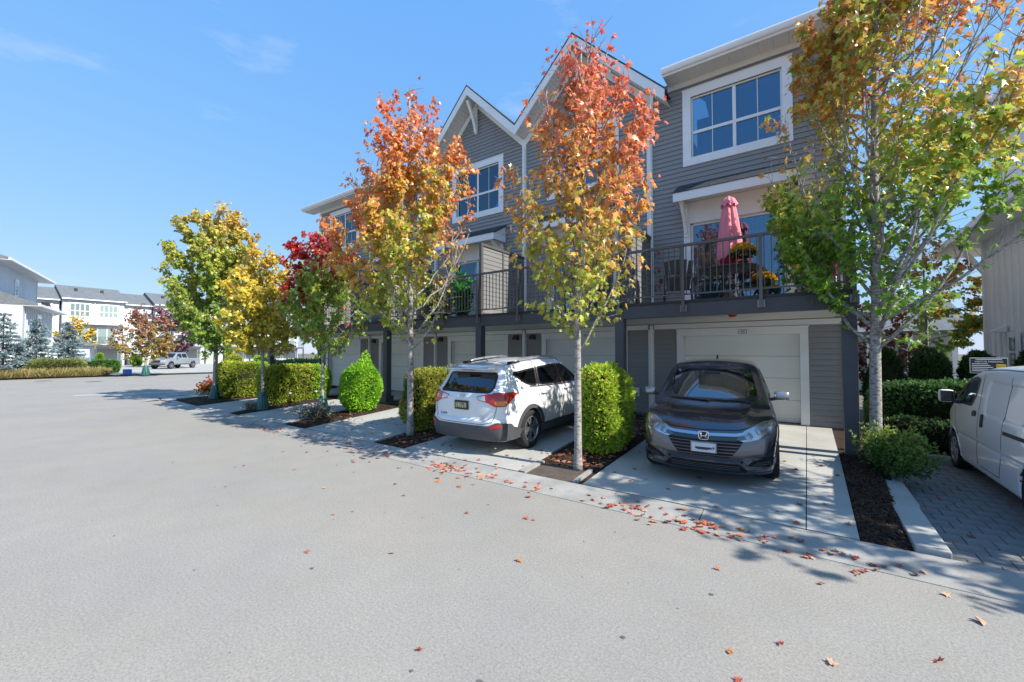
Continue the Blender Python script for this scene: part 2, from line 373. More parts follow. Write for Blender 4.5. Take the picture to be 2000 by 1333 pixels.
# far side of the cross street : kerb, verge, forecourt
fk = empty('far_kerb', (-45, 5, 0), kind='structure')
fkl = [(-46.5, -12), (-45.6, 4), (-43.2, 20), (-41, 70)]
for k in range(3):
    (x0, y0), (x1, y1) = fkl[k], fkl[k+1]; nseg = 6
    for j in range(nseg):
        a = Vector((x0+(x1-x0)*j/nseg, y0+(y1-y0)*j/nseg, 0)); b = Vector((x0+(x1-x0)*(j+1)/nseg, y0+(y1-y0)*(j+1)/nseg, 0))
        MB().bar(a+Vector((0, 0, .04)), b+Vector((0, 0, .04)), .35, .16).build('kerb_segment', M_kerb, fk)
sheet('far_forecourt', [(-46, -12), (-45.2, 4), (-42.9, 20), (-40.6, 70), (-82, 70), (-82, -12)], .1, M_conc)
sheet('far_verge', [(-46.0, -12), (-45.3, 4), (-43.0, 20), (-43.9, 20), (-46.6, 4), (-47.6, -12)], .11, mat('dry_verge', (.25, .17, .11), .95, var=.4, vscale=1.5, fine=.3, bscale=8))
# road details : manhole cover plates and stains
for k, (x, y, r) in enumerate([(-41.0, 4.4, .36), (-37.5, 6.2, .38)]):
    mb = MB().lathe([(0.001, .012), (r*.8, .012), (r, .008), (r+.05, .004)], 20, c=(x, y, 0)); o = mb.build('manhole_cover', mat('cast_iron', (.1, .09, .085), .7, .3), loc=(x, y, 0))
    tag(o, ['dark manhole cover far left in the road', 'dark manhole cover in the road nearer the tree shadow'][k], 'manhole cover', 'manhole covers')
M_stain = mat('oil_stain', (.13, .13, .125), .9, spec=.2, var=.3, vscale=8)
st = MB()
for k in range(60):
    x = -9+11*rs.rand(); y = .9+3.4*rs.rand(); r = .006+.014*rs.rand()**2
    if k < 4: x, y, r = -1.55+.02*k, 1.86-.035*k, .024-.005*k
    n = 9; st.add([(x+r*(.7+.5*rs.rand())*math.cos(6.283*i/n), y+r*(.7+.5*rs.rand())*math.sin(6.283*i/n), .004) for i in range(n)], [tuple(range(n))])
tag(st.build('road_stains', M_stain), 'small dark spots scattered on the light asphalt', 'stain', kind='stuff')
# ================================================================== the grey townhouse row
M_side = mat('grey_siding', (.292, .284, .282), .62, spec=.35, var=.07, vscale=1.2, bump=.12, bscale=60, stretch=(.6, 8, 8))
M_trim = mat('white_trim', (.86, .86, .86), .5, var=.05, vscale=2)
M_soff = mat('soffit', (.74, .73, .7), .6, var=.05, vscale=2)
M_dark = mat('charcoal_paint', (.065, .067, .08), .55, var=.12, vscale=2.5)
M_rail = mat('railing_metal', (.12, .115, .112), .42, .25, var=.1, vscale=3)
M_brac = mat('bracket_metal', (.2, .2, .2), .4, .5)
M_gdoor = mat('garage_door_paint', (.84, .84, .8), .5, var=.06, vscale=.9)
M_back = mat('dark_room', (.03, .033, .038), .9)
M_blind = mat('blind_slat', (.5, .55, .6), .6)
M_curt = mat('vertical_blind', (.45, .5, .54), .7, var=.1, vscale=3)
M_glass = glassmat('window_glass', (.6, .74, .82), .14, gcol=(.5, .68, .86))
M_shing = mat('shingle', (.075, .085, .095), .9, spec=.2, var=.35, vscale=7, bump=.4, bscale=70, fine=.2)
M_screen = mat('screen_board', (.2, .2, .2), .6, var=.06, vscale=2)
M_deck = mat('deck_membrane', (.2, .19, .18), .8, var=.1)
M_red = mat('red_enamel', (.5, .02, .02), .35)
M_vent = mat('vent_metal', (.045, .042, .04), .5, .2)
W, DK, UW, XR = 11.33, 9.06, 4.112, .70
PITCHB = .122
board_me = MB().prism([(0, .006), (-.03, .006), (-.03, .014), (-.01, .122), (0, .122)], 0, 1, 'x').mesh('siding_board', M_side)
bal_me = MB().box((-.008, -.008, 0), (.008, .008, .96)).mesh('baluster', M_rail)
def minus(a, b, cuts):
    out = [(a, b)]
    for c, d in cuts:
        nx = []
        for p, q in out:
            if d <= p or c >= q: nx.append((p, q)); continue
            if c > p: nx.append((p, c))
            if d < q: nx.append((d, q))
        out = nx
    return [(p, q) for p, q in out if q-p > .01]
def glazing(part, x0, x1, z0, z1, y, cols, rows, muntin=True, blind=None, bar=.075):
    """panes, bars and muntins filling a rectangle; rows = list of heights fractions"""
    xs = np.linspace(x0, x1, cols+1); zs = [z0+(z1-z0)*r for r in rows]
    fr = MB()
    for i, x in enumerate(xs): fr.box((x-bar/2, y-.03, z0), (x+bar/2, y+.02, z1))
    for z in zs:
        for i in range(cols): fr.box((xs[i]+bar/2, y-.028, z-bar/2), (xs[i+1]-bar/2, y+.018, z+bar/2))
    fr.build('sash', M_trim, part)
    for i in range(cols):
        for j in range(len(zs)-1):
            a, b, c, d = xs[i]+bar/2, xs[i+1]-bar/2, zs[j]+bar/2, zs[j+1]-bar/2
            MB().box((a, y-.004, c), (b, y+.002, d)).build('pane', M_glass, part)
            if muntin: MB().box(((a+b)/2-.008, y-.014, c), ((a+b)/2+.008, y-.005, d)).build('muntin', M_trim, part)
    if blind == 'h':
        sl = MB(); z = z0+.04
        while z < z1-.03:
            sl.add([(x0+.03, y+.05, z), (x1-.03, y+.05, z), (x1-.03, y+.066, z+.02), (x0+.03, y+.066, z+.02)], [(0, 1, 2, 3)]); z += .026
        sl.build('blind', M_blind, part)
    if blind == 'v':
        sl = MB(); x = x0+.05
        while x < x1-.06:
            sl.add([(x, y+.07, z0+.02), (x+.075, y+.1, z0+.02), (x+.075, y+.1, z1-.03), (x, y+.07, z1-.03)], [(0, 1, 2, 3)]); x += .085
        sl.build('blind', M_curt, part)
def frame(part_name, x0, x1, z0, z1, y, wd, root, depth=.052, sill=False):
    fr = MB(); fr.box((x0, y-depth, z1-wd), (x1, y+.01, z1)); fr.box((x0, y-depth, z0), (x1, y+.01, z0+wd))
    fr.box((x0, y-depth+.002, z0+wd), (x0+wd, y+.01, z1-wd)); fr.box((x1-wd, y-depth+.002, z0+wd), (x1, y+.01, z1-wd))
    # reveal
    fr.box((x0+wd-.02, y-.02, z0+wd-.02), (x1-wd+.02, y+.12, z0+wd)); fr.box((x0+wd-.02, y-.02, z1-wd), (x1-wd+.02, y+.12, z1-wd+.02))
    fr.box((x0+wd-.02, y-.018, z0+wd), (x0+wd, y+.12, z1-wd)); fr.box((x1-wd, y-.018, z0+wd), (x1-wd+.02, y+.12, z1-wd))
    fr.box((x0-.015, y-depth-.015, z1), (x1+.015, y, z1+.022))
    return fr.build(part_name, M_trim, root)
def townhouse(k, label, gable, number, boards):
    X1 = XR-k*UW; X0 = X1-UW; cx = (X0+X1)/2
    root = empty('townhouse', (cx, W, .26), label, 'house', 'grey townhouses in the row')
    win = (cx-1.19, cx+1.19, 6.71, 8.70); door = (cx-1.19, cx+1.19, 2.95, 5.78); gar = (cx-1.395, cx+1.395, .2, 2.46)
    H0 = 9.02; AP = 10.95
    # --- wall backing with openings
    wl = MB(); xs = sorted({X0, X1, win[0]+.1, win[1]-.1, door[0]+.1, door[1]-.1, gar[0]+.08, gar[1]-.08}); zs = sorted({.1, H0, win[2]+.1, win[3]-.1, 2.97, 5.2, .24, 2.38})
    ops = [(win[0]+.1, win[1]-.1, win[2]+.1, win[3]-.1), (door[0]+.1, door[1]-.1, 2.97, 5.2), (gar[0]+.08, gar[1]-.08, .1, 2.38)]
    for i in range(len(xs)-1):
        for j in range(len(zs)-1):
            mx, mz = (xs[i]+xs[i+1])/2, (zs[j]+zs[j+1])/2
            if any(a < mx < b and c < mz < d for a, b, c, d in ops): continue
            wl.add([(xs[i], W, zs[j]), (xs[i+1], W, zs[j]), (xs[i+1], W, zs[j+1]), (xs[i], W, zs[j+1])], [(0, 1, 2, 3)])
    if gable: wl.add([(X0, W, H0), (X1, W, H0), (cx, W, AP)], [(0, 1, 2)])
    wl.add([(X1, W, .1), (X1, W+10, .1), (X1, W+10, H0), (X1, W, H0)], [(0, 1, 2, 3)]); wl.add([(X0, W, .1), (X0, W+10, .1), (X0, W+10, H0), (X0, W, H0)], [(0, 1, 2, 3)])
    wl.add([(X0, W+10, .1), (X1, W+10, .1), (X1, W+10, H0), (X0, W+10, H0)], [(0, 1, 2, 3)])
    wall = wl.build('wall', M_side, root)
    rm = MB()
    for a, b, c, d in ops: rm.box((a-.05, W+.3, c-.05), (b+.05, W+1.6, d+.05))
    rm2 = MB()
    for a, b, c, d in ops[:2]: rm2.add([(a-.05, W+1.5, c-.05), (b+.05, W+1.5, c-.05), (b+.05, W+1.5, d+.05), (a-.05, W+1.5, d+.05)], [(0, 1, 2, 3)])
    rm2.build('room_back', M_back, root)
    # --- siding
    joined = MB(); z = .26; r = 0
    while z < (AP-.12 if gable else H0-.05):
        a, b = X0+.075, X1-.075
        if z+.122 > H0 and gable:
            s = (AP-(z+.11))*(UW/2)/(AP-H0+.02); a, b = cx-s, cx+s
            if b-a < .08: break
        cuts = [(w_[0]+.03, w_[1]-.03) for w_ in (win, door, gar) if z+.1 > w_[2]+.03 and z+.02 < w_[3]-.03]
        if 2.52 < z+.1 < 3.0 and z+.15 > 2.6: cuts.append((X0-.1, X1+.1)) if z < 2.9 and z > 2.6 else None
        for p, q in minus(a, b, cuts):
            if boards: link('siding_board', board_me, root, (p, W-.002, z), scale=(q-p, 1, 1))
            else: joined.prism([(W-.002, z+.006), (W-.032, z+.006), (W-.032, z+.014), (W-.012, z+.122), (W-.002, z+.122)], p, q, 'x')
        z += PITCHB; r += 1
    if not boards: tag(joined.build('siding', M_side, root), kind='stuff')
    # --- corner boards on the party line and downspouts
    for xa_, xb_ in ((X0-.075, X0+.075),)+(((X1-.075, X1+.03),) if k == 0 else ()):
        MB().box((xa_, W-.055, 3.0), (xb_, W, 8.95)).build('corner_board', M_trim, root); MB().box((xa_, W-.055, .27), (xb_, W, 2.499)).build('corner_board', M_trim, root)
    ds = MB()
    ds.tube([(X0+.02, W-.085, 3.0), (X0+.02, W-.085, 8.05), (X0+.14, W-.25, 8.3), (X0+.2, W-.45, 8.45), (X0+.2, W-.5, 8.7)] if k in (0, 2, 3) else [(X0+.02, W-.085, 3.0), (X0+.02, W-.085, 8.6)], .04, 8)
    ds.tube([(X0+.02, W-.085, .3), (X0+.02, W-.085, 2.6)], .042, 8); ds.box((X0-.04, W-.12, .28), (X0+.08, W-.04, .36))
    ds.build('downspout', M_trim, root)
    MB().box((X0+.08, W-.05, 2.5), (X1-.08, W, 2.62)).build('frieze_board', M_trim, root)
    # --- window
    wf = frame('window', *win[:2], *win[2:], W, .2, root)
    glazing(wf, win[0]+.2, win[1]-.2, win[2]+.2, win[3]-.2, W+.05, 2, [0, .42, 1], True, 'h')
    # --- patio door
    df = MB(); x0, x1 = door[:2]
    df.box((x0, W-.052, 5.2), (x1, W+.01, 5.75)); df.box((x0, W-.05, 2.95), (x0+.16, W+.01, 5.2)); df.box((x1-.16, W-.05, 2.95), (x1, W+.01, 5.2)); df.box((x0+.16, W-.02, 2.95), (x1-.16, W+.1, 3.02))
    df.box((x0+.14, W-.02, 3.02), (x0+.16, W+.12, 5.2)); df.box((x1-.16, W-.02, 3.02), (x1-.14, W+.12, 5.2))
    df = df.build('patio_door', M_trim, root)
    glazing(df, x0+.18, x1-.18, 3.04, 5.18, W+.06, 2, [0, 1], False, 'v', .07)
    # --- garage door of four sections
    gx0, gx1 = gar[0]+.16, gar[1]-.16
    gt = MB(); gt.box((gar[0], W-.055, .27), (gar[0]+.16, W+.01, 2.46)); gt.box((gar[1]-.16, W-.055, .27), (gar[1], W+.01, 2.46)); gt.box((gar[0]+.16, W-.053, 2.3), (gar[1]-.16, W+.01, 2.46))
    gt.box((gx0-.02, W-.02, .27), (gx0, W+.2, 2.31)); gt.box((gx1, W-.02, .27), (gx1+.02, W+.2, 2.31)); gt.box((gx0, W-.02, 2.3), (gx1, W+.2, 2.32)); gt.box((gar[0]-.02, W-.075, 2.46), (gar[1]+.02, W, 2.485))
    gt.build('garage_trim', M_trim, root)
    gd = MB().box((gx0, W+.2, .26), (gx1, W+.22, 2.32)).build('garage_door', M_black, root)
    for j in range(4):
        za = .275+j*.508; MB().cbox((gx0+.004, W+.14, za), (gx1-.004, W+.199, za+.502), .008).build('door_section', M_gdoor, gd)
    MB().box((gx0, W+.13, .255), (gx1, W+.2, .275)).build('bottom_seal', M_black, gd)
    # --- number plate
    pl = MB().cbox((cx-.085+.12, W-.07, 2.335), (cx+.085+.12, W-.054, 2.425), .004).build('number_plate', M_black, root)
    MB().box((cx-.077+.12, W-.0725, 2.342), (cx+.077+.12, W-.0705, 2.418)).build('plate_face', M_trim, pl)
    tx = text('lettering', number, .085, M_black, pl, Matrix.Translation(Vector((cx+.12, W-.0745, 2.38))-ORG[pl.name]) @ Matrix.Rotation(R(90), 4, 'X'))
    # --- canopy over the door
    ca = MB(); a, b = cx-1.29, cx+1.29; yf = W-.7
    ca.prism([(W, 5.76), (yf+.02, 5.74), (yf+.02, 5.8), (W, 6.18)], a+.02, b-.02, 'x')
    cn = ca.build('canopy', M_soff, root)
    MB().box((a, yf-.012, 5.61), (b, yf+.018, 5.82)).box((a, yf+.018, 5.62), (a+.02, W-.04, 5.8)).box((b-.02, yf+.018, 5.62), (b, W-.04, 5.8)).build('fascia', M_trim, cn)
    for j in range(6):
        t0, t1 = j/6, (j+1)/6; ya, yb = yf-.03+(.72)*t0, yf-.03+.72*t1+.02; za, zb = 5.825+.405*t0+.012, 5.825+.405*t1
        MB().prism([(ya, za), (yb, zb+.012), (yb, zb-.004), (ya, za-.014)], a-.03, b+.03, 'x').build('shingle_course', M_shing, cn)
    for s, x in ((1, a+.16), (-1, b-.16)):
        br = MB()
        br.box((x-.045, W-.1, 4.85), (x+.045, W-.036, 5.7)); pts = [(W-.09-.5*t**1.6, 4.95+.68*t) for t in np.linspace(0, 1, 7)]
        for (y0, z0), (y1, z1) in zip(pts[:-1], pts[1:]): br.bar((x, y0, z0), (x, y1, z1), .08, .09)
        br.box((x-.044, yf+.06, 5.58), (x+.044, W-.1, 5.66)); br.build('bracket', M_trim, cn)
    # --- balcony
    bal = MB(); bal.box((X0+.002, DK-.06, 2.66), (X1-.002, W, 2.93)); bal = bal.build('balcony', M_deck, root)
    MB().box((X0+.001, DK-.09, 2.63), (X1-.001, DK+.08, 2.9)).build('beam', M_dark, bal)
    MB().box((X0+.001, DK-.11, 2.902), (X1-.001, DK+.1, 2.955)).build('edge_flashing', M_black, bal)
    sf = MB().box((X0+.002, DK+.081, 2.64), (X1-.002, W-.05, 2.658)); sf.build('ceiling', M_soff, bal)
    ps = [X0] + ([X1-.1] if k == 0 else [])
    for j, x in enumerate(ps):
        b_ = MB().cbox((x-.1, DK-.12, .12), (x+.1, DK+.08, 2.63), .008).build('post', M_dark, bal)
        if k >= 2: MB().cbox((x-.16, DK-.18, .1), (x+.16, DK+.14, .42), .01).build('plinth', M_dark, bal)
    for x0_, x1_ in ((X0, X1),):
        MB().cbox((x0_, DK-.14, 4.06), (x1_, DK-.08, 4.115), .006).build('top_rail', M_rail, bal); MB().box((x0_, DK-.125, 3.06), (x1_, DK-.095, 3.09)).build('bottom_rail', M_rail, bal)
        n = int(UW/.1142)
        for i in range(n):
            x = x0_+(i+.5)*UW/n
            link('baluster', bal_me, bal, (x, DK-.11, 3.09))
    for i in range(3 + (k == 0)):
        x = X0+i*UW/3-(.03 if i == 3 else 0); MB().box((x-.028, DK-.175, 2.74), (x+.028, DK-.135, 4.06)).build('rail_post', M_rail, bal)
        MB().box((x-.065, DK-.135, 2.72), (x+.065, DK-.092, 2.86)).build('post_bracket', M_brac, bal)
    if k == 0:
        MB().box((X1-.05, DK-.08, 4.06), (X1+.01, W-.05, 4.115)).build('top_rail', M_rail, bal); MB().box((X1-.035, DK-.08, 3.06), (X1-.005, W-.05, 3.09)).build('bottom_rail', M_rail, bal)
        for i in range(19): link('baluster', bal_me, bal, (X1-.02, DK+.03+i*.115, 3.09))
        MB().box((X1-.08, DK+.081, 2.63), (X1+.02, W-.05, 2.9)).build('beam', M_dark, bal)
    if k < 4:   # privacy screen on the party line
        sc = MB(); sc.box((X0-.04, DK-.03, 2.956), (X0+.04, DK+.06, 4.97)); sc.box((X0-.035, 10.05, 2.956), (X0+.035, 10.12, 4.93)); sc.box((X0-.035, W-.13, 2.956), (X0+.035, W-.06, 4.93)); sc.box((X0-.05, DK-.04, 4.93), (X0+.05, W-.05, 5.0))
        sc.build('screen_frame', M_rail, bal)
        sb = MB(); z = 3.02
        while z < 4.86:
            for ya, yb in ((DK+.062, 10.048), (10.122, W-.132)): sb.box((X0-.018, ya, z), (X0+.018, yb, z+.112))
            z += .13
        sb.box((X0-.006, DK+.062, 3.0), (X0+.006, 10.049, 4.9)); tag(sb.build('screen_boards', M_screen, bal), kind='stuff')
    # --- wall vents and the alarm bell under the balcony
    if k in (1, 3): vx = [X0+.33]
    elif k == 2: vx = [X0-.3+.6, X1-.33]
    else: vx = []
    for x in vx: MB().prism([(W-.03, 2.3), (W-.15, 2.31), (W-.15, 2.36), (W-.05, 2.46), (W-.03, 2.46)], x-.09, x+.09, 'x').build('wall_vent', M_vent, root)
    if k in (0, 2):
        bl = MB().lathe([(.001, -.05), (.05, -.045), (.075, -.02), (.08, 0)], 14, c=(cx+.15, DK+.3, 2.64)).build('alarm_bell', M_red, root, True)
    if k == 1: MB().cbox((X1-.47, W-.06, .68), (X1-.33, W-.025, .92), .01).build('outlet_box', M_trim, root); MB().box((X1-.42, W-.09, .74), (X1-.38, W-.06, .8)).build('plug', M_black, root)
    # --- roof
    if gable:
        yo = W-.62; yb = W+5; ov = .56
        for s in (-1, 1):
            xe = cx+s*(UW/2+(ov if (k == 1 and s > 0) or (k == 2 and s < 0) else 0))
            def zr(x): return 11.28-abs(x-cx)*1.0
            nx = MB(); nx.add([(cx, yo, zr(cx)), (xe, yo, zr(xe)), (xe, yb, zr(xe)), (cx, yb, zr(cx)), (cx, yo, zr(cx)-.05), (xe, yo, zr(xe)-.05), (xe, yb, zr(xe)-.05), (cx, yb, zr(cx)-.05)],
                [(0, 1, 2, 3), (7, 6, 5, 4), (0, 4, 5, 1), (1, 5, 6, 2), (2, 6, 7, 3)]); nx.build('roof', M_shing, root)
            fx = MB(); fx.add([(cx, yo+.01, zr(cx)-.051), (xe, yo+.01, zr(xe)-.051), (xe, yo+.01, zr(xe)-.36), (cx, yo+.01, zr(cx)-.36), (cx, yo+.05, zr(cx)-.051), (xe, yo+.05, zr(xe)-.051), (xe, yo+.05, zr(xe)-.36), (cx, yo+.05, zr(cx)-.36)],
                [(0, 1, 2, 3), (4, 7, 6, 5), (3, 2, 6, 7), (1, 5, 6, 2)]); fx.build('rake_fascia', M_trim, root)
            sx = MB()
            for j in range(26):
                t0, t1 = j/26+.003, (j+1)/26; xa, xb_ = cx+(xe-cx)*t0, cx+(xe-cx)*t1
                sx.add([(xa, yo+.05, zr(xa)-.27), (xb_, yo+.05, zr(xb_)-.27), (xb_, W, zr(xb_)-.27), (xa, W, zr(xa)-.27), (xa, yo+.05, zr(xa)-.255), (xb_, yo+.05, zr(xb_)-.255), (xb_, W, zr(xb_)-.255), (xa, W, zr(xa)-.255)],
                   [(0, 1, 2, 3), (4, 7, 6, 5), (0, 4, 5, 1), (0, 3, 7, 4), (1, 5, 6, 2)])
            sx.build('soffit', M_soff, root)
            rk = MB(); xe2 = cx+s*UW/2
            rk.add([(cx, W-.045, zr(cx)-.3), (xe2, W-.045, zr(xe2)-.3), (xe2, W-.045, zr(xe2)-.55), (cx, W-.045, zr(cx)-.55), (cx, W-.01, zr(cx)-.3), (xe2, W-.01, zr(xe2)-.3), (xe2, W-.01, zr(xe2)-.55), (cx, W-.01, zr(cx)-.55)],
                [(0, 1, 2, 3), (4, 7, 6, 5), (3, 2, 6, 7)]); rk.build('rake_board', M_trim, root)
        br = MB(); br.box((cx-.05, W-.12, 9.75), (cx+.05, W-.046, 10.75)); pts = [(W-.1-.46*t**1.5, 9.8+.95*t) for t in np.linspace(0, 1, 8)]
        for (y0, z0), (y1, z1) in zip(pts[:-1], pts[1:]): br.bar((cx, y0, z0), (cx, y1, z1), .09, .1)
        br.build('gable_bracket', M_trim, root)
    else:
        xa = X0-(.75 if k == 4 else (-.5 if k == 0 else 0)); xb_ = X1+(.7 if k == 0 else 0); yo = W-.58
        if k == 3: xb_ = X1-.5
        rf = MB(); rf.prism([(yo+.02, 9.12), (yo+.02, 9.06), (W+5.2, 11.2), (W+10.6, 9.06), (W+10.6, 9.12), (W+5.2, 11.3)], xa, xb_, 'x'); rf.build('roof', M_shing, root)
        MB().prism([(yo-.09, 9.13), (yo-.1, 9.09), (yo-.085, 9.03), (yo-.06, 8.99), (yo, 8.985), (yo, 9.13)], xa, xb_, 'x').build('gutter', M_trim, root)
        MB().box((xa, yo+.001, 8.94), (xb_, yo+.03, 9.1)).build('fascia', M_trim, root)
        sx = MB(); x = xa+.01
        while x < xb_-.02: sx.box((x, yo+.031, 8.965), (min(x+.296, xb_), W+.01, 8.985)); x += .3
        sx.build('soffit', M_soff, root)
        MB().box((max(X0, xa), W-.045, 8.83), (min(X1, xb_)-.03, W-.01, 8.964)).build('frieze', M_soff, root)
        if k == 4: MB().prism([(yo, 9.0), (W+5.2, 11.15), (W+10.6, 9.0)], X0-.02, X0, 'x').build('gable_end', M_side, root)
    return root
UNIT = [townhouse(0, 'grey townhouse at the right end, number 44, behind the dark crossover', False, '44', True),
        townhouse(1, 'gabled grey townhouse behind the white suv and the red topped tree', True, '43', True),
        townhouse(2, 'gabled grey townhouse behind the tall orange tree, third from the right', True, '42', False),
        townhouse(3, 'grey townhouse with plain eave, hidden behind the orange tree', False, '41', False),
        townhouse(4, 'grey townhouse at the left end of the row with plain eave', False, '40', False)]
# ================================================================== trees and plants
M_leaf = leafmat('maple_leaf', .38, .36, .55)
M_hleaf = leafmat('hedge_leaf', .25, .6, .25)
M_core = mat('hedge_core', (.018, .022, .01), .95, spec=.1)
def barkmat(name, col, dark, sc=14):
    m, t, p = nodes(name); N = t.nodes.new; L = t.links.new
    tc = N('ShaderNodeTexCoord'); mp = N('ShaderNodeMapping'); mp.inputs['Scale'].default_value = (1.2, 1.2, 2.6); L(tc.outputs['Object'], mp.inputs[0])
    n = N('ShaderNodeTexNoise'); n.inputs['Scale'].default_value = sc; n.inputs['Detail'].default_value = 6; L(mp.outputs[0], n.inputs[0])
    r = N('ShaderNodeValToRGB'); r.color_ramp.elements[0].position = .33; r.color_ramp.elements[0].color = (*dark, 1); r.color_ramp.elements[1].position = .56; r.color_ramp.elements[1].color = (*col, 1)
    L(n.outputs[0], r.inputs[0]); L(r.outputs[0], p.inputs['Base Color']); p.inputs['Roughness'].default_value = .9; p.inputs['Specular IOR Level'].default_value = .2
    b = N('ShaderNodeBump'); b.inputs['Strength'].default_value = .5; b.inputs['Distance'].default_value = .01; L(n.outputs[0], b.inputs['Height']); L(b.outputs[0], p.inputs['Normal'])
    return m
M_bark = barkmat('maple_bark', (.36, .34, .32), (.12, .105, .095))
M_twig = mat('twig_bark', (.15, .12, .1), .9, var=.3, vscale=10)
LEAF_HI = np.array([(0, 0), (.2, -.1), (.47, .03), (.27, .2), (.6, .47), (.27, .48), (.2, .62), (0, 1.), (-.2, .62), (-.27, .48), (-.6, .47), (-.27, .2), (-.47, .03), (-.2, -.1)])
LEAF_LO = np.array([(0, -.05), (.45, .02), (.28, .22), (.58, .5), (.2, .58), (0, 1.), (-.2, .58), (-.58, .5), (-.28, .22), (-.45, .02)])
LEAF_MIN = np.array([(0, 0), (.5, .3), (.3, .7), (0, 1.), (-.3, .7), (-.5, .3)])
def leaves_mesh(name, P, tip, nor, size, cols, m, shape, curl=.34, rng=None):
    """one fan per leaf; numpy"""
    n = len(P); k = len(shape)
    tip = norm(tip); side = norm(np.cross(tip, nor)); nn = np.cross(side, tip)
    out = np.concatenate([[(0, .38)], shape]); x = out[:, 0]; y = out[:, 1]
    zz = -curl*np.abs(x)*1.0-.25*y*y*curl*2+.05
    cu = .6+.9*rng.rand(n)
    V = P[:, None]+size[:, None, None]*(side[:, None]*x[None, :, None]+tip[:, None]*y[None, :, None]+nn[:, None]*(zz[None]*cu[:, None])[..., None])
    tri = np.array([(0, i+1, (i+1) % k+1) for i in range(k)])
    F = (np.arange(n)*(k+1))[:, None, None]+tri[None]
    C = np.repeat(cols[:, None], k+1, 1)
    return nmesh(name, V.reshape(-1, 3), F.reshape(-1, 3), m, C.reshape(-1, 3))
def lin(c): return np.array(c, float)
GREEN, YGREEN, YELLOW, ORANGE, SALMON, RED, CRIM, BROWN = [lin(c) for c in ((.12, .21, .028), (.3, .35, .04), (.58, .43, .045), (.6, .24, .05), (.6, .2, .11), (.56, .07, .045), (.4, .02, .04), (.3, .13, .06))]
def ramp(t, stops):
    t = np.clip(t, 0, 1); ps = np.array([s[0] for s in stops]); cs = np.array([s[1] for s in stops])
    return np.stack([np.interp(t, ps, cs[:, i]) for i in range(3)], 1)
def tree(label, base, H, z0, env, nl, nleaf, lsize, stops, seed, tr=.075, shape=LEAF_HI, group='street maples along the driveways', tint=None, name='maple_tree', upright=.6,
         cjit=.14, bag=None, stems=1, asym=(0, 0), barefrac=0., twl=(.25, .6), patch=.22, bark=None, gap=.35):
    rng = np.random.RandomState(seed); bx, by, bz = base
    root = empty(name, base, label, 'tree', group)
    hs = np.linspace(0, 1, 14); wob = np.cumsum(rng.randn(14, 2)*.012*H/6, 0); wob[:4] *= .2
    tp = np.stack([wob[:, 0]+asym[0]*.3*hs, wob[:, 1]+asym[1]*.3*hs, hs*H*.93], 1)
    def trunk(z): return np.array([np.interp(z, tp[:, 2], tp[:, i]) for i in range(3)])
    def trad(z): return tr*max(.08, (1-.9*z/H)**(.8))*(1.0 if z > .25 else 1+.25*(1-z/.25))
    tm = MB(); zz = np.concatenate([[-.05, .08, .2], np.linspace(.4, H*.93, 16)]); tm.tube([trunk(z)+np.array([0, 0, min(z, 0)]) for z in zz], [trad(z) for z in zz], 12)
    link('trunk', tm.mesh('trunk', bark or M_bark, smooth=True), root)
    lm = MB(); twp = []; twd = []; twr = []
    et = np.array([e[0] for e in env]); er = np.array([e[1] for e in env])
    ga = rng.rand(nl)*.9
    for i in range(nl):
        s = (i+.3)/nl; zs = z0*.78+(H*.86-z0*.78)*s**1.05; az = i*2.39996+ga[i]
        rise = (1.5-1.0*s)*(H-z0)*.21*upright/.6*(.8+.4*rng.rand()); ze = min(zs+rise, H*.985)
        t = (ze-z0)/(H-z0); Rr = np.interp(t, et, er)*(.72+.42*rng.rand()); d = np.array([math.cos(az), math.sin(az), 0])
        p0 = trunk(zs); ctr = trunk(ze)*np.array([1, 1, 0])+np.array([asym[0], asym[1], 0])*np.clip(t*1.6, 0, 1)
        p2 = ctr*np.array([1, 1, 0])+d*Rr+np.array([0, 0, ze]); p1 = p0*.45+p2*.55+np.array([0, 0, -.25*rise])+d*.15*Rr
        ts = np.linspace(0, 1, 8)[:, None]; pts = p0*(1-ts)**2+2*p1*ts*(1-ts)+p2*ts**2; pts[1:-1] += rng.randn(6, 3)*.018*H/6
        r0 = trad(zs)*.42; lm.tube(pts, list(np.linspace(r0, .005, 8)), 6)
        # twigs
        ntw = max(5, int(np.linalg.norm(p2-p0)*9))
        for q in range(ntw):
            f = .18+.82*(q+.5*rng.rand())/ntw; idx = f*7; a = int(min(idx, 6)); pp = pts[a]+(pts[a+1]-pts[a])*(idx-a); tg = norm(pts[a+1]-pts[a])
            dd = norm(tg*.55+norm(rng.randn(3))*.75+np.array([0, 0, .18])); ln = (twl[0]+(twl[1]-twl[0])*rng.rand())*(1.1-.45*f)
            twp.append(pp); twd.append(dd*ln); twr.append(f)
            if rng.rand() < .8: lm.tube([pp, pp+dd*ln*.5+np.array([0, 0, .02]), pp+dd*ln], [.006, .004, .002], 4, cap=False)
    # leader twigs
    for q in range(int(14+nl*.4)):
        z = z0*.9+(H*.93-z0*.9)*(q+.5)/(14+nl*.4); pp = trunk(z); dd = norm(norm(rng.randn(3))+np.array([0, 0, .6])); twp.append(pp); twd.append(dd*twl[1]); twr.append(.5)
    link('limbs', lm.mesh('limbs', M_twig if tr < .03 else (bark or M_bark), smooth=True), root)
    twp = np.array(twp); twd = np.array(twd); T = len(twp)
    g = norm(rng.randn(5, 3))*rng.uniform(1.5, 3.2, (5, 1)); ph = rng.rand(5)*6.28
    dens = np.sin(twp@g.T+ph).sum(1); dens = np.clip(.6+dens*gap, .04, 2)
    if barefrac: dens *= np.where(twp[:, 2] > H*(1-barefrac), .25, 1)
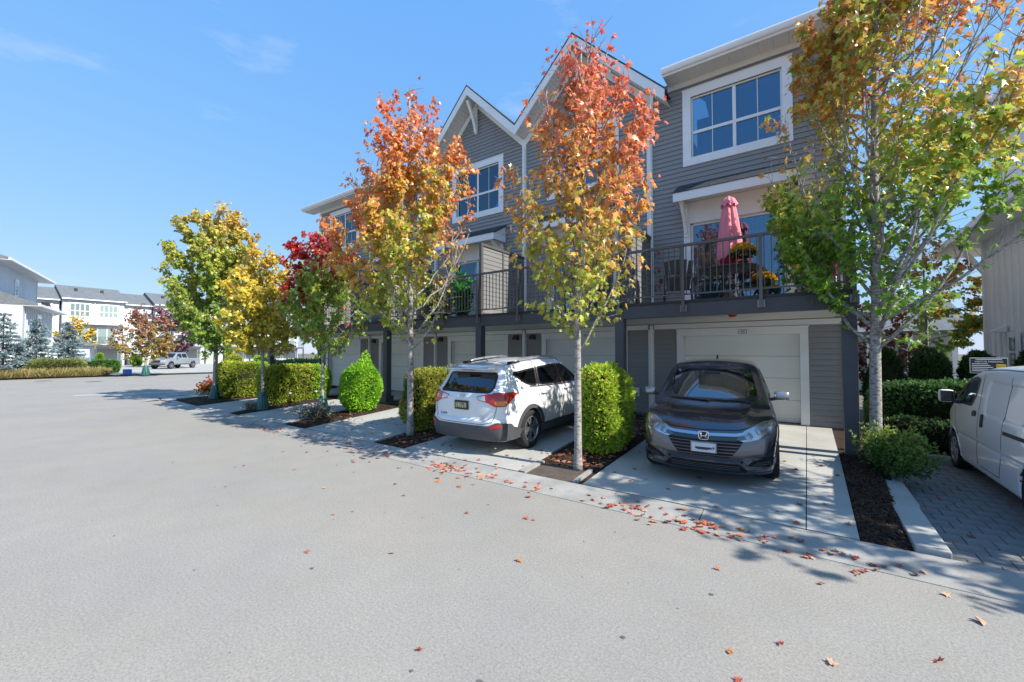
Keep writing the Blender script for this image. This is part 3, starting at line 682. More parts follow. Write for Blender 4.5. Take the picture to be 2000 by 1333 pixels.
    cnt = rng.choice(T, nleaf, p=dens/dens.sum()); s = rng.rand(nleaf)**.7
    P = twp[cnt]+twd[cnt]*s[:, None]+rng.randn(nleaf, 3)*.05
    P[:, 2] -= .02
    rad = P.copy(); rad[:, 2] = 0; outw = norm(rad-np.array([trunk(z)*np.array([1, 1, 0]) for z in np.clip(P[:, 2], 0, H)]))
    tip = outw*.45+np.array([0, 0, -.75])+rng.randn(nleaf, 3)*.55
    nor = outw*.55+np.array([0, 0, .55])+rng.randn(nleaf, 3)*.6
    size = lsize*(.65+.6*rng.rand(nleaf))
    h = (P[:, 2]-z0)/(H-z0)
    g2 = norm(rng.randn(4, 3))*rng.uniform(1., 2.4, (4, 1)); low = np.sin(P@g2.T+rng.rand(4)*6.28).sum(1)/4
    rr = np.linalg.norm(rad[:, :2], axis=1)/np.interp(np.clip(h, 0, 1), et, er)
    tt = h+low*patch+rng.randn(nleaf)*cjit+(rr-.7)*.14
    cols = ramp(tt, stops)*(.7+.75*rng.rand(nleaf))[:, None]
    if tint is not None: cols = tint(cols, P, h, rng)
    shd = cols
    o = link('crown', leaves_mesh('crown', P, tip, nor, size, np.clip(shd, 0, .8), M_leaf, shape, rng=rng), root); tag(o, kind='stuff')
    if bag:
        bm_ = MB(); n = 20; prof = [(.175*bag, .0), (.185*bag, .05), (.17*bag, .18), (.13*bag, .36), (.085*bag, .52), (.075*bag, .545)]
        for r, z in prof:
            for k in range(n):
                a = 6.283*k/n; q = r*(1+.07*math.sin(5*a+z*9)+.05*math.sin(9*a+2)); bm_.v.append((q*math.cos(a), q*math.sin(a), z*bag))
        for i in range(len(prof)-1):
            for k in range(n): bm_.f.append((i*n+k, i*n+(k+1) % n, (i+1)*n+(k+1) % n, (i+1)*n+k)); bm_.m.append(0)
        b = empty('watering_bag', (bx, by, bz+.0), bag_label(label), 'watering bag', 'tree watering bags')
        link('bag_skin', bm_.mesh('bag_skin', M_bag, smooth=True), b)
        zp = MB().box((.17*bag, -.012, .05), (.182*bag, .012, .06)); d = Vector((-bx, -by, 0)).normalized()
        st = MB().tube([d*(.187*bag)+Vector((0, 0, .06)), d*(.172*bag)+Vector((0, 0, .2*bag)), d*(.132*bag)+Vector((0, 0, .37*bag)), d*(.09*bag)+Vector((0, 0, .52*bag))], .008, 6)
        link('zip_strip', st.mesh('zip_strip', M_black), b)
    return root
BAGL = iter(['dark teal watering bag round the trunk of the red and green tree', 'teal watering bag round the trunk of the small yellow tree', 'teal watering bag round the trunk of the tall green maple', 'green watering bag on the bronze tree across the street', 'green watering bag on the purple leaved tree far left'])
def bag_label(l): return next(BAGL)
M_bag = mat('watering_bag', (.02, .105, .1), .45, var=.2, vscale=8, bump=.4, bscale=14)
S_or = [(0, YGREEN), (.2, lin((.34, .36, .06))), (.38, lin((.52, .34, .07))), (.55, ORANGE), (.75, SALMON), (1, lin((.58, .12, .06)))]
# tree at the right corner : green below, yellow, orange and red above
tree('big maple at the right corner, green below turning yellow and orange above', (.86, 8.7, .16), 8.9, 2.2, [(0, 1.3), (.12, 2.1), (.3, 2.2), (.46, 1.8), (.6, 1.45), (.8, 1.2), (1, .3)], 62, 14500, .098,
     [(0, lin((.15, .29, .03))), (.3, lin((.22, .35, .04))), (.44, lin((.38, .43, .05))), (.57, lin((.62, .43, .05))), (.7, lin((.72, .31, .06))), (1, lin((.62, .16, .06)))], 11, .085, upright=.95, cjit=.15, gap=.42, twl=(.3, .65), asym=(.4, .25))
tree('slim maple with red and orange crown in front of the white suv', (-2.93, 5.9, .08), 7.15, 2.25, [(0, .35), (.1, .8), (.3, 1.05), (.5, 1.05), (.75, .72), (1, .15)], 38, 5000, .092,
     [(0, lin((.34, .4, .05))), (.14, lin((.46, .4, .06))), (.27, lin((.64, .38, .07))), (.42, lin((.74, .3, .07))), (.6, lin((.8, .22, .1))), (.82, lin((.78, .15, .09))), (1, lin((.7, .1, .07)))], 22, .062, upright=.85, cjit=.12, barefrac=.14, gap=.5, asym=(.05, 0))
tree('tall orange maple with green lower leaves between the second and third driveways', (-7.1, 6.15, .09), 8.1, 2.3, [(0, .5), (.12, 1.2), (.35, 1.5), (.55, 1.4), (.8, .8), (1, .12)], 46, 10000, .096,
     [(0, lin((.3, .4, .05))), (.22, lin((.42, .43, .06))), (.32, lin((.62, .4, .07))), (.42, lin((.74, .32, .08))), (.6, lin((.78, .26, .08))), (1, lin((.76, .18, .07)))], 33, .075, upright=.7, cjit=.12, gap=.4)
def tint4(c, P, h, rng):
    k = (h > .62)+0*(h); left = (P[:, 0]*-.7+P[:, 1]*-.5) > .35
    red = (h+rng.randn(len(h))*.1 > .62) | (left & (h > .32) & (rng.rand(len(h)) < .75)); sp = rng.rand(len(h)) < .05
    c[red] = np.where((rng.rand(red.sum()) < .5)[:, None], RED*(.7+.5*rng.rand(red.sum())[:, None]), CRIM*(.8+.5*rng.rand(red.sum())[:, None])); c[sp] = RED
    return c
tree('small maple with crimson top and green lower crown', (-11.3, 6.55, .1), 5.65, 1.95, [(0, .55), (.2, 1.15), (.45, 1.05), (.65, .85), (.85, .7), (1, .2)], 30, 6200, .11, [(0, lin((.24, .36, .04))), (.5, lin((.28, .38, .05))), (1, YGREEN)], 44, .05, tint=tint4, upright=.6, bag=1.0, gap=.4)
tree('small round golden yellow maple', (-13.95, 6.1, .09), 5.35, 1.95, [(0, .6), (.2, 1.15), (.45, 1.1), (.7, .8), (1, .15)], 34, 9000, .1, [(0, lin((.42, .4, .05))), (.4, lin((.55, .43, .05))), (.75, YELLOW), (1, lin((.6, .32, .05)))], 55, .05, shape=LEAF_LO, upright=.55, bag=1.0, gap=.22, cjit=.2)
tree('tall dense green maple with bronze tips at the street corner', (-18.55, 6.4, .1), 7.95, 2.0, [(0, .8), (.15, 1.55), (.4, 1.75), (.65, 1.5), (.85, .9), (1, .2)], 54, 19000, .112, [(0, lin((.17, .29, .04))), (.35, lin((.26, .34, .045))), (.6, lin((.42, .42, .06))), (.85, lin((.56, .44, .08))), (1, lin((.58, .36, .08)))], 66, .085, shape=LEAF_LO, upright=.6, bag=1.05, cjit=.3, gap=.2)
# a tree outside the frame whose shade falls on the driveway and the kerb
tree('green maple beside the visitor parking beyond the van', (5.9, 6.5, .0), 7.4, 2.2, [(0, .9), (.2, 1.8), (.5, 1.9), (.8, 1.1), (1, .2)], 36, 6500, .13, [(0, GREEN), (.6, YGREEN), (1, ORANGE)], 77, .08, shape=LEAF_LO, upright=.6, gap=.4)
# ---- hedges
def sprays(P, Nn, size, cols, rng, name, m, up=.5, wid=.35, blades=3, jit=.5):
    """fans of narrow blades"""
    n = len(P); d0 = norm(Nn+np.array([0, 0, up])+rng.randn(n, 3)*jit); sd = norm(np.cross(d0, rng.randn(n, 3)))
    V = []; F = []; C = []
    for b in range(blades):
        a = (b-(blades-1)/2)*.55; d = norm(d0*math.cos(a)+sd*math.sin(a)+rng.randn(n, 3)*.12); s2 = norm(np.cross(d, rng.randn(n, 3)))
        sz = size*(.7+.6*rng.rand(n)); w_ = sz*wid
        q0 = P; q1 = P+d*(sz*.5)[:, None]+s2*(w_*.5)[:, None]; q2 = P+d*sz[:, None]; q3 = P+d*(sz*.5)[:, None]-s2*(w_*.5)[:, None]
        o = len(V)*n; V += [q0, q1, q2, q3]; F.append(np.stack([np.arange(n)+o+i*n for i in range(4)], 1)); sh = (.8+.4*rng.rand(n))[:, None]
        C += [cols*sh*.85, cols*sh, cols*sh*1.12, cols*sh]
    return nmesh(name, np.concatenate(V), np.concatenate(F), m, np.clip(np.concatenate(C), 0, .8))
def hedge(label, c, size, n, colf, seed, leaf=.075, p=4.5, bump=.05, name='cedar_hedge', cat='hedge', group='clipped hedges between the driveways', up=.6, rot=0, wid=.35, taper=0., blades=3, jit=.5, core=.9, peaks=None, m=None):
    rng = np.random.RandomState(seed); hx, hy, hz = size[0]/2, size[1]/2, size[2]/2
    root = empty(name, (c[0], c[1], c[2]), label, cat, group)
    # area-weighted directions on a superellipsoid
    N0 = n*3; q = rng.uniform(-1, 1, (N0, 3)); ax = rng.choice(3, N0, p=np.array([hy*hz, hx*hz, hx*hy])/(hy*hz+hx*hz+hx*hy)); q[np.arange(N0), ax] = np.sign(rng.rand(N0)-.5)
    q /= (np.abs(q)**p).sum(1, keepdims=True)**(1/p)
    q = q[q[:, 2] > -.985][:n]; n = len(q)
    nn = norm(np.sign(q)*np.abs(q)**(p-1)/np.array([hx, hy, hz]))
    g = norm(rng.randn(6, 3))*rng.uniform(3, 9, (6, 1)); X = q*np.array([hx, hy, hz]); b = np.sin(X@g.T+rng.rand(6)*6.28).sum(1)/6
    tz = 1-taper*(q[:, 2]*.5+.5)
    X = X*np.stack([tz, tz, np.ones(n)], 1)+nn*(b*bump*2.6+rng.randn(n)*.02+(rng.rand(n) < .03)*.07*rng.rand(n))[:, None]
    if peaks is not None:
        for px, py, ph, pr in peaks:
            w_ = np.exp(-((X[:, 0]-px)**2+(X[:, 1]-py)**2)/pr**2)*(q[:, 2] > .2); X[:, 2] += w_*ph
    X[:, 2] += hz
    cr_, sr_ = math.cos(rot), math.sin(rot)
    cols = colf(X, nn, b, rng)
    def rotz(A): return np.stack([A[:, 0]*cr_-A[:, 1]*sr_, A[:, 0]*sr_+A[:, 1]*cr_, A[:, 2]], 1)
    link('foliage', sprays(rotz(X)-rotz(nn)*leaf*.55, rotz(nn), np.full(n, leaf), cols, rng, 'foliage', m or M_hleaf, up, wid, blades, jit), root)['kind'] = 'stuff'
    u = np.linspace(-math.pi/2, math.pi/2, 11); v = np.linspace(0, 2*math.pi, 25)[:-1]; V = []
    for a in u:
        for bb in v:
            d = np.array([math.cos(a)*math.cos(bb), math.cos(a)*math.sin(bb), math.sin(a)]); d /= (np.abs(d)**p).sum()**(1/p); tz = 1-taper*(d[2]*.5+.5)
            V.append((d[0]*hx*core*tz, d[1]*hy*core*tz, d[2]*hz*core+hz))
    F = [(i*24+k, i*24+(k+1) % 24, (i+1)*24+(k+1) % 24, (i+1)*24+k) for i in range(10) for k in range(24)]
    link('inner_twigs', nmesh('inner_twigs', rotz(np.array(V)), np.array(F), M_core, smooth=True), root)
    return root
def cmix(a, b, k=.25, hi=None):
    a, b = lin(a), lin(b)
    def f(X, nn, bu, rng):
        t = np.clip(.5+bu*.9+rng.randn(len(X))*k+(X[:, 2]-X[:, 2].mean())*.12, 0, 1)[:, None]; c = (a*(1-t)+b*t)*np.array([1.15, 1.35, 1.2])
        if hi is not None:
            s = rng.rand(len(X)) < hi[1]; c[s] = lin(hi[0])
        return c
    return f
GOLDH = cmix((.16, .2, .025), (.38, .38, .05), hi=((.35, .22, .07), .08)); LIME = cmix((.13, .24, .025), (.3, .4, .045)); LIME2 = cmix((.16, .24, .025), (.42, .45, .05), hi=((.3, .2, .08), .05))
hedge('lime green cedar shrub behind the slim red topped tree', (-3.02, 7.2, .1), (.72, 1.25, 1.52), 9000, LIME2, 1, .08, p=3.2, taper=.1, peaks=[(.1, .1, .14, .12)])
hedge('golden brown clipped hedge left of the white suv', (-7.35, 7.3, .1), (.75, 2.1, 1.36), 9000, cmix((.12, .13, .025), (.36, .34, .05), hi=((.3, .17, .06), .15)), 2, .075, peaks=[(.2, .8, .2, .12), (-.1, .5, .12, .1)])
hedge('bright green single cedar shrub with a pointed tip', (-10.95, 7.55, .12), (.95, 1.05, 1.42), 8000, cmix((.14, .3, .02), (.27, .42, .035)), 3, .075, p=2.9, taper=.05, peaks=[(.12, .1, .34, .14)])
hedge('long clipped golden hedge with lime end beside the small yellow maple', (-15.15, 7.75, .1), (.95, 2.4, 1.32), 9500, lambda X, nn, b, rng: np.where((X[:, 1] > .35)[:, None], LIME(X, nn, b, rng), GOLDH(X, nn, b, rng)), 4, .08)
hedge('clipped brownish hedge beside the tall green maple', (-18.3, 7.3, .1), (.9, 1.75, 1.4), 6500, lambda X, nn, b, rng: np.where((X[:, 1] > .3)[:, None], LIME(X, nn, b, rng), GOLDH(X, nn, b, rng)), 5, .08)
DK1 = cmix((.018, .035, .012), (.045, .075, .022)); LAUR = cmix((.025, .06, .018), (.07, .14, .04))
# right side : laurel hedge, low shrubs, dark cedars, nandina
hedge('glossy dark green laurel hedge behind the visitor parking', (3.3, 12.1, .0), (4.4, 1.1, 1.26), 11000, LAUR, 6, .075, p=6, bump=.03, name='laurel_hedge', up=.2, wid=.55, blades=2, jit=.8, group='laurel hedges')
hedge('low loose shrub row in front of the laurel hedge', (3.0, 11.2, .0), (3.8, .65, .58), 5000, cmix((.02, .045, .016), (.06, .1, .035)), 7, .07, p=3, bump=.12, name='low_shrubs', cat='shrubs', group='shrubs', up=.5, wid=.6, blades=2, jit=.9)
for k, (x, y) in enumerate([(1.55, 13.3), (2.3, 13.35), (3.1, 13.3), (3.95, 13.4), (4.9, 13.4)]):
    hedge(['dark cedar behind the laurel hedge, nearest the corner post', 'second dark cedar behind the laurel hedge', 'third dark cedar, left of the parking sign', 'dark cedar behind the parking sign', 'rightmost dark cedar by the white building'][k], (x, y, .0), (.95, .95, 1.95), 3000, DK1, 20+k, .09, p=2.4, taper=.35, name='cedar_tree', cat='tree', group='dark cedars behind the parking', up=.9)
def nandina(label, c, seed, n, R_, H_, cols, name='shrub', leaf=.05, cat='shrub', stems=16):
    rng = np.random.RandomState(seed); root = empty(name, c, label, cat, 'shrubs'); sm = MB(); P = []; 
    for i in range(stems):
        a = rng.rand()*6.28; r = R_*rng.rand()**.6; h = H_*(1-.45*(r/R_)**2)*(.75+.3*rng.rand()); e = np.array([r*math.cos(a), r*math.sin(a), h]); b = e*np.array([.25, .25, 0]); m_ = (b+e)/2+np.array([0, 0, .1*h])
        sm.tube([b, m_, e], [.008, .006, .003], 5)
        for t in np.linspace(.35, 1, 9): P.append(b*(1-t)**2+2*m_*t*(1-t)+e*t*t)
    P = np.array(P); idx = rng.randint(len(P), size=n); X = P[idx]+rng.randn(n, 3)*np.array([.09, .09, .07])*R_/.4
    link('stems', sm.mesh('stems', M_twig), root)
    k = X[:, 2]/H_; C = ramp(k+rng.randn(n)*.15, cols)
    link('foliage', sprays(X, norm(X-np.array([0, 0, H_*.3])), np.full(n, leaf), C, rng, 'foliage', M_hleaf, .3, .4, 3, .9), root)['kind'] = 'stuff'
    return root
nandina('feathery green shrub at the foot of the corner maple', (1.02, 8.15, .1), 8, 2600, .42, .62, [(0, lin((.05, .1, .03))), (.6, lin((.13, .22, .04))), (1, lin((.3, .36, .07)))])
nandina('grey green lavender clump round the crimson topped maple', (-11.05, 6.2, .08), 9, 620, .5, .36, [(0, lin((.1, .1, .07))), (.7, lin((.2, .21, .15))), (1, lin((.3, .29, .27)))], name='lavender', leaf=.06, stems=40)
nandina('small grey plant beside the yellow maple trunk', (-14.2, 5.9, .08), 10, 260, .25, .25, [(0, lin((.15, .13, .1))), (1, lin((.25, .22, .16)))], name='lavender', leaf=.05)
nandina('rust coloured daylily clump at the street corner', (-21.6, 7.3, .05), 12, 600, .5, .5, [(0, lin((.12, .16, .04))), (.6, lin((.35, .15, .06))), (1, lin((.5, .12, .05)))], name='daylily', leaf=.13, stems=24)
hedge('glossy green laurel hedge beyond the left end of the row', (-23.8, 13.5, .0), (3.0, 8.0, 1.45), 6000, cmix((.04, .1, .03), (.14, .24, .07)), 14, .11, p=6, name='laurel_hedge', up=.2, wid=.55, blades=2, jit=.8, group='laurel hedges')
# ================================================================== vehicles (implicit bodies turned into meshes)
def smax(a, b, k):
    h = np.maximum(k-np.abs(a-b), 0)/k; return np.maximum(a, b)+h*h*k*.25
def smin(a, b, k): return -smax(-a, -b, k)
def curve(x, pts):
    """smooth (monotone cubic) interpolation through control points"""
    px = np.array([p[0] for p in pts], float); py = np.array([p[1] for p in pts], float); d = np.diff(py)/np.diff(px)
    m = np.zeros(len(px)); m[0], m[-1] = d[0], d[-1]
    for i in range(1, len(px)-1):
        m[i] = 0 if d[i-1]*d[i] <= 0 else 2*d[i-1]*d[i]/(d[i-1]+d[i])
    xc = np.clip(x, px[0], px[-1]); i = np.clip(np.searchsorted(px, xc, side='right')-1, 0, len(px)-2); h = px[i+1]-px[i]; t = (xc-px[i])/h
    return (2*t**3-3*t**2+1)*py[i]+(t**3-2*t**2+t)*h*m[i]+(-2*t**3+3*t**2)*py[i+1]+(t**3-t**2)*h*m[i+1]
def polysdf(px, pz, poly):
    d = np.full(px.shape, 1e9); s = np.ones(px.shape); n = len(poly)
    for i in range(n):
        ax, az = poly[i]; bx, bz = poly[i-1]; ex, ez = bx-ax, bz-az; wx, wz = px-ax, pz-az
        t = np.clip((wx*ex+wz*ez)/(ex*ex+ez*ez+1e-12), 0, 1); d = np.minimum(d, (wx-ex*t)**2+(wz-ez*t)**2)
        c1 = pz >= az; c2 = pz < bz; c3 = ex*wz > ez*wx; fl = (c1 & c2 & c3) | (~c1 & ~c2 & ~c3); s = np.where(fl, -s, s)
    return s*np.sqrt(d)
def surfnet(F, lo, hi, h):
    xs, ys, zs = [np.arange(lo[i], hi[i]+h, h) for i in range(3)]
    X, Y, Z = np.meshgrid(xs, ys, zs, indexing='ij'); V = F(X, Y, Z)
    nx, ny, nz = V.shape; acc = np.zeros((nx-1, ny-1, nz-1, 3)); cnt = np.zeros((nx-1, ny-1, nz-1))
    cor = [(i, j, k) for i in (0, 1) for j in (0, 1) for k in (0, 1)]
    sl = lambda c: V[c[0]:nx-1+c[0], c[1]:ny-1+c[1], c[2]:nz-1+c[2]]
    for a in cor:
        for ax in range(3):
            if a[ax]: continue
            b = list(a); b[ax] = 1; va, vb = sl(a), sl(b); m = (va < 0) != (vb < 0); t = np.where(m, va/np.where(m, va-vb, 1), 0)
            for i in range(3): acc[..., i] += np.where(m, a[i]+(t if i == ax else 0), 0)
            cnt += m
    act = cnt > 0; idx = np.full(act.shape, -1); idx[act] = np.arange(act.sum())
    ii = np.argwhere(act); P = (acc[act]/cnt[act][:, None]+ii)*h+np.array([xs[0], ys[0], zs[0]])
    quads = []
    for ax in range(3):
        o = [(1, 2), (2, 0), (0, 1)][ax]
        s0 = [slice(1, -1)]*3; s0[ax] = slice(0, -1); s1 = list(s0); s1[ax] = slice(1, None)
        a, b = V[tuple(s0)], V[tuple(s1)]; m = (a < 0) != (b < 0); loc = np.argwhere(m)
        for d in o: loc[:, d] += 1
        def cell(du, dv):
            q = loc.copy(); q[:, o[0]] -= du; q[:, o[1]] -= dv; return idx[q[:, 0], q[:, 1], q[:, 2]]
        q = np.stack([cell(1, 1), cell(0, 1), cell(0, 0), cell(1, 0)], 1); flip = a[m] > 0; q[flip] = q[flip][:, ::-1]; quads.append(q)
    return P, np.concatenate(quads)
def grad(F, P, e=.004):
    G = np.stack([F(P[:, 0]+e, P[:, 1], P[:, 2])-F(P[:, 0]-e, P[:, 1], P[:, 2]), F(P[:, 0], P[:, 1]+e, P[:, 2])-F(P[:, 0], P[:, 1]-e, P[:, 2]), F(P[:, 0], P[:, 1], P[:, 2]+e)-F(P[:, 0], P[:, 1], P[:, 2]-e)], 1)/(2*e)
    return G
def project(F, P2, face, far=3.):
    """2-D points on a face of the body -> surface points and normals. faces: L (+y) R (-y) as (x,z); F/B front, rear as (y,z); T top as (x,y)"""
    P2 = np.asarray(P2, float); n = len(P2); T = 320
    def mk(t):
        a, b = P2[:, 0:1], P2[:, 1:2]; o = np.ones_like(t)
        return {'L': (a*o, t, b*o), 'R': (a*o, -t, b*o), 'F': (-t+CARX, a*o, b*o), 'B': (t+CARX, a*o, b*o), 'T': (a*o, b*o, t)}[face]
    ts = np.linspace(far, 0, T)[None].repeat(n, 0); v = F(*mk(ts)); ins = v < 0; k = np.where(ins.any(1), ins.argmax(1), T-1)
    hi = ts[np.arange(n), np.maximum(k-1, 0)]; lo = ts[np.arange(n), k]
    for _ in range(16):
        m = (hi+lo)/2; vm = F(*mk(m[:, None]))[:, 0]; lo = np.where(vm < 0, m, lo); hi = np.where(vm < 0, hi, m)
    q = mk(lo[:, None]); P = np.concatenate([q[0], q[1], q[2]], 1); return P, norm(grad(F, P))
CARX = 2.2
def rnd(poly, r=.04, n=4):
    """round the corners of a polygon"""
    out = []; N = len(poly)
    for i in range(N):
        p0, p, p2 = [np.array(poly[j % N], float) for j in (i-1, i, i+1)]
        a, b = p0-p, p2-p; la, lb = np.linalg.norm(a), np.linalg.norm(b); rr = min(r, la*.45, lb*.45); A, B = p+a/la*rr, p+b/lb*rr
        for t in np.linspace(0, 1, n): out.append(tuple(A*(1-t)**2+2*p*t*(1-t)+B*t*t))
    return out
def inset(poly, d):
    n = len(poly); out = []; ar = sum(poly[i-1][0]*poly[i][1]-poly[i][0]*poly[i-1][1] for i in range(n)); s = 1 if ar > 0 else -1
    for i in range(n):
        a, p, b = [np.array(q, float) for q in (poly[i-1], poly[i], poly[(i+1) % n])]; u, v = p-a, b-p; u /= np.linalg.norm(u)+1e-9; v /= np.linalg.norm(v)+1e-9
        n1, n2 = np.array([-u[1], u[0]])*s, np.array([-v[1], v[0]])*s; m = n1+n2; m /= max(m@m/2, .35); out.append(tuple(p+m*d))
    return out
def patch(name, F, poly, face, m, parent, off=.004, grid=.05, skirt=True, smooth=True):
    """a thin shaped plate that hugs the body"""
    bm = bmesh.new(); vs = [bm.verts.new((x, y, 0)) for x, y in poly]; f = bm.faces.new(vs); bmesh.ops.triangulate(bm, faces=[f])
    P = np.array(poly); lo, hi = P.min(0), P.max(0)
    for ax in (0, 1):
        g = math.ceil(lo[ax]/grid)*grid
        while g < hi[ax]:
            c = [0, 0, 0]; c[ax] = g; nn = [0, 0, 0]; nn[ax] = 1
            bmesh.ops.bisect_plane(bm, geom=bm.verts[:]+bm.edges[:]+bm.faces[:], plane_co=c, plane_no=nn, dist=1e-6); g += grid
    bm.verts.ensure_lookup_table(); pts = np.array([v.co[:2] for v in bm.verts]); S, N = project(F, pts, face)
    Q = S+N*off
    for v, q in zip(bm.verts, Q): v.co = q
    if skirt:
        be = [e for e in bm.edges if e.is_boundary]; idx = {v: i for i, v in enumerate(bm.verts)}; r = bmesh.ops.extrude_edge_only(bm, edges=be)
        nv = [g for g in r['geom'] if isinstance(g, bmesh.types.BMVert)]
        for v in nv:
            src = [e.other_vert(v) for e in v.link_edges if e.other_vert(v) in idx]
            if src: i = idx[src[0]]; v.co = Vector(S[i]-N[i]*.006)
    bmesh.ops.recalc_face_normals(bm, faces=bm.faces)
    me = bpy.data.meshes.new(name); bm.to_mesh(me); bm.free(); me.materials.append(m)
    if len(me.polygons):
        c = np.mean([p.normal[:] for p in me.polygons], 0)
        want = {'L': (0, 1, 0), 'R': (0, -1, 0), 'F': (-1, 0, 0), 'B': (1, 0, 0), 'T': (0, 0, 1)}[face]
        if c@np.array(want) < 0: me.flip_normals()
    o = link(name, me, parent)
    if smooth: autosmooth(o, 40)
    return o
def band(name, F, poly, w_, face, m, parent, off=.005, closed=True, step=.06):
    """a strip of constant width along a line on the body (closed: inside the outline)"""
    pts = []; n = len(poly); rngi = range(n if closed else n-1)
    for i in rngi:
        a, b = np.array(poly[i]), np.array(poly[(i+1) % n]); k = max(1, int(np.linalg.norm(b-a)/step))
        for j in range(k): pts.append(tuple(a+(b-a)*j/k))
    if not closed: pts.append(tuple(poly[-1]))
    if closed: A, B = pts, inset(pts, w_)
    else:
        A, B = [], []; N = len(pts)
        for i in range(N):
            u = np.array(pts[min(i+1, N-1)])-np.array(pts[max(i-1, 0)]); u = u/(np.linalg.norm(u)+1e-9); nn = np.array([-u[1], u[0]])*w_/2; A.append(tuple(np.array(pts[i])+nn)); B.append(tuple(np.array(pts[i])-nn))
    SA, NA = project(F, A, face); SB, NB = project(F, B, face); n = len(A)
    V = np.concatenate([SA+NA*off, SB+NB*off, SA-NA*.004, SB-NB*.004]); Fc = []
    for i in range(n if closed else n-1):
        j = (i+1) % n; Fc += [(i, j, n+j, n+i), (2*n+i, 2*n+j, j, i), (n+i, n+j, 3*n+j, 3*n+i)]
    me = bpy.data.meshes.new(name); me.from_pydata(V.tolist(), [], Fc); me.materials.append(m); bm = bmesh.new(); bm.from_mesh(me); bmesh.ops.recalc_face_normals(bm, faces=bm.faces); bm.to_mesh(me); bm.free()
    return autosmooth(link(name, me, parent), 50)
M_tyre = mat('tyre_rubber', (.022, .022, .023), .85, spec=.3, var=.2, vscale=9)
M_alloy = mat('alloy_rim', (.5, .51, .53), .32, .85)
M_hubcap = mat('hubcap_silver', (.42, .43, .45), .4, .6)
M_well = mat('wheel_well', (.01, .01, .011), .9)
M_clad = mat('dark_cladding', (.065, .068, .075), .55, var=.1, vscale=6)
M_inter = mat('car_interior', (.05, .05, .052), .85)
M_chrome = mat('chrome', (.75, .76, .78), .12, 1)
M_cglass = glassmat('car_glass_tinted', (.1, .12, .13), .09, gcol=(.85, .93, 1))
M_wglass = glassmat('windscreen_glass', (.7, .78, .78), .24, gcol=(.8, .92, 1))
M_gasket = mat('black_gasket', (.012, .012, .013), .35)
M_redlens = mat('red_lens', (.42, .008, .012), .12, coat=.8)
M_clearlens = mat('clear_lens', (.55, .57, .6), .12, .35, coat=.8)
M_amber = mat('amber_lens', (.6, .2, .02), .15, coat=.6)
M_mirror = mat('mirror_glass', (.6, .65, .7), .03, 1)
def wheel(root, x, y, z, r, w_, spokes, side, rimm, name='wheel', rimr=.66, twin=False):
    """tyre, rim and spokes; side +1 shows its face towards +y"""
    wh = MB(); prof = [(r*rimr, -w_/2+.015), (r*.8, -w_/2), (r*.93, -w_/2+.004), (r*.985, -w_/2+.03), (r, -w_/2+.06), (r, w_/2-.06), (r*.985, w_/2-.03), (r*.93, w_/2-.004), (r*.8, w_/2), (r*rimr, w_/2-.015)]
    wh.lathe([(a, b) for a, b in prof], 36, 'y', (x, y, z))
    e = wh.build(name, M_tyre, root, True)
    rm = MB(); fo = side*(w_/2-.02); R0 = r*rimr
    rm.lathe([(R0+.004, side*(w_/2-.012)), (R0-.012, side*(w_/2-.008)), (R0-.02, side*(w_/2-.03)), (R0-.03, -side*w_/2+side*.02)], 32, 'y', (x, y, z))
    for i in range(spokes):
        a0 = 6.2832*i/spokes
        for da in ((-.13, .13) if twin else (0,)):
            a1 = a0+da*.5; a2 = a0+da*1.6; p = Vector((x+.045*math.cos(a1), y+fo-side*.004, z+.045*math.sin(a1))); q = Vector((x+(R0-.008)*math.cos(a2), y+fo-side*.012, z+(R0-.008)*math.sin(a2)))
            rm.bar(p, q, (.03 if twin else .05), .022, up=(0, 1, 0))
    rm.lathe([(.001, fo+side*.012), (.045, fo+side*.01), (.062, fo+side*.0), (.062, fo-side*.03)], 16, 'y', (x, y, z))
    rim = rm.build('rim', rimm, e); 
    MB().lathe([(.001, -side*.03+fo), (R0-.03, -side*.03+fo)], 24, 'y', (x, y, z)).build('brake_disc', M_well, e)
    MB().lathe([(.001, fo+side*.016), (.028, fo+side*.014), (.03, fo+side*.01)], 14, 'y', (x, y, z)).build('hub_cap', rimm, e)
    return e
def openings(f, Fo, x, y, z, side, ends, bandw=.13):
    """cut window openings, evaluated only near the skin"""
    x, y, z = np.broadcast_arrays(x, y, z); fo = Fo(x, y, z); m = np.abs(fo) < bandw
    if not m.any(): return f
    f = np.array(f); X, Y, Z, g = x[m], y[m], z[m], f[m]; A = np.abs(Y)
    zm = Z > .85
    for w_ in side: g[zm] = np.maximum(g[zm], -np.maximum(polysdf(X[zm], Z[zm], w_)+.02, .5-A[zm]))
    for w_, fn in ends: g[zm] = np.maximum(g[zm], -np.maximum(polysdf(Y[zm], Z[zm], w_)+.02, fn(X[zm])))
    f[m] = g; return f
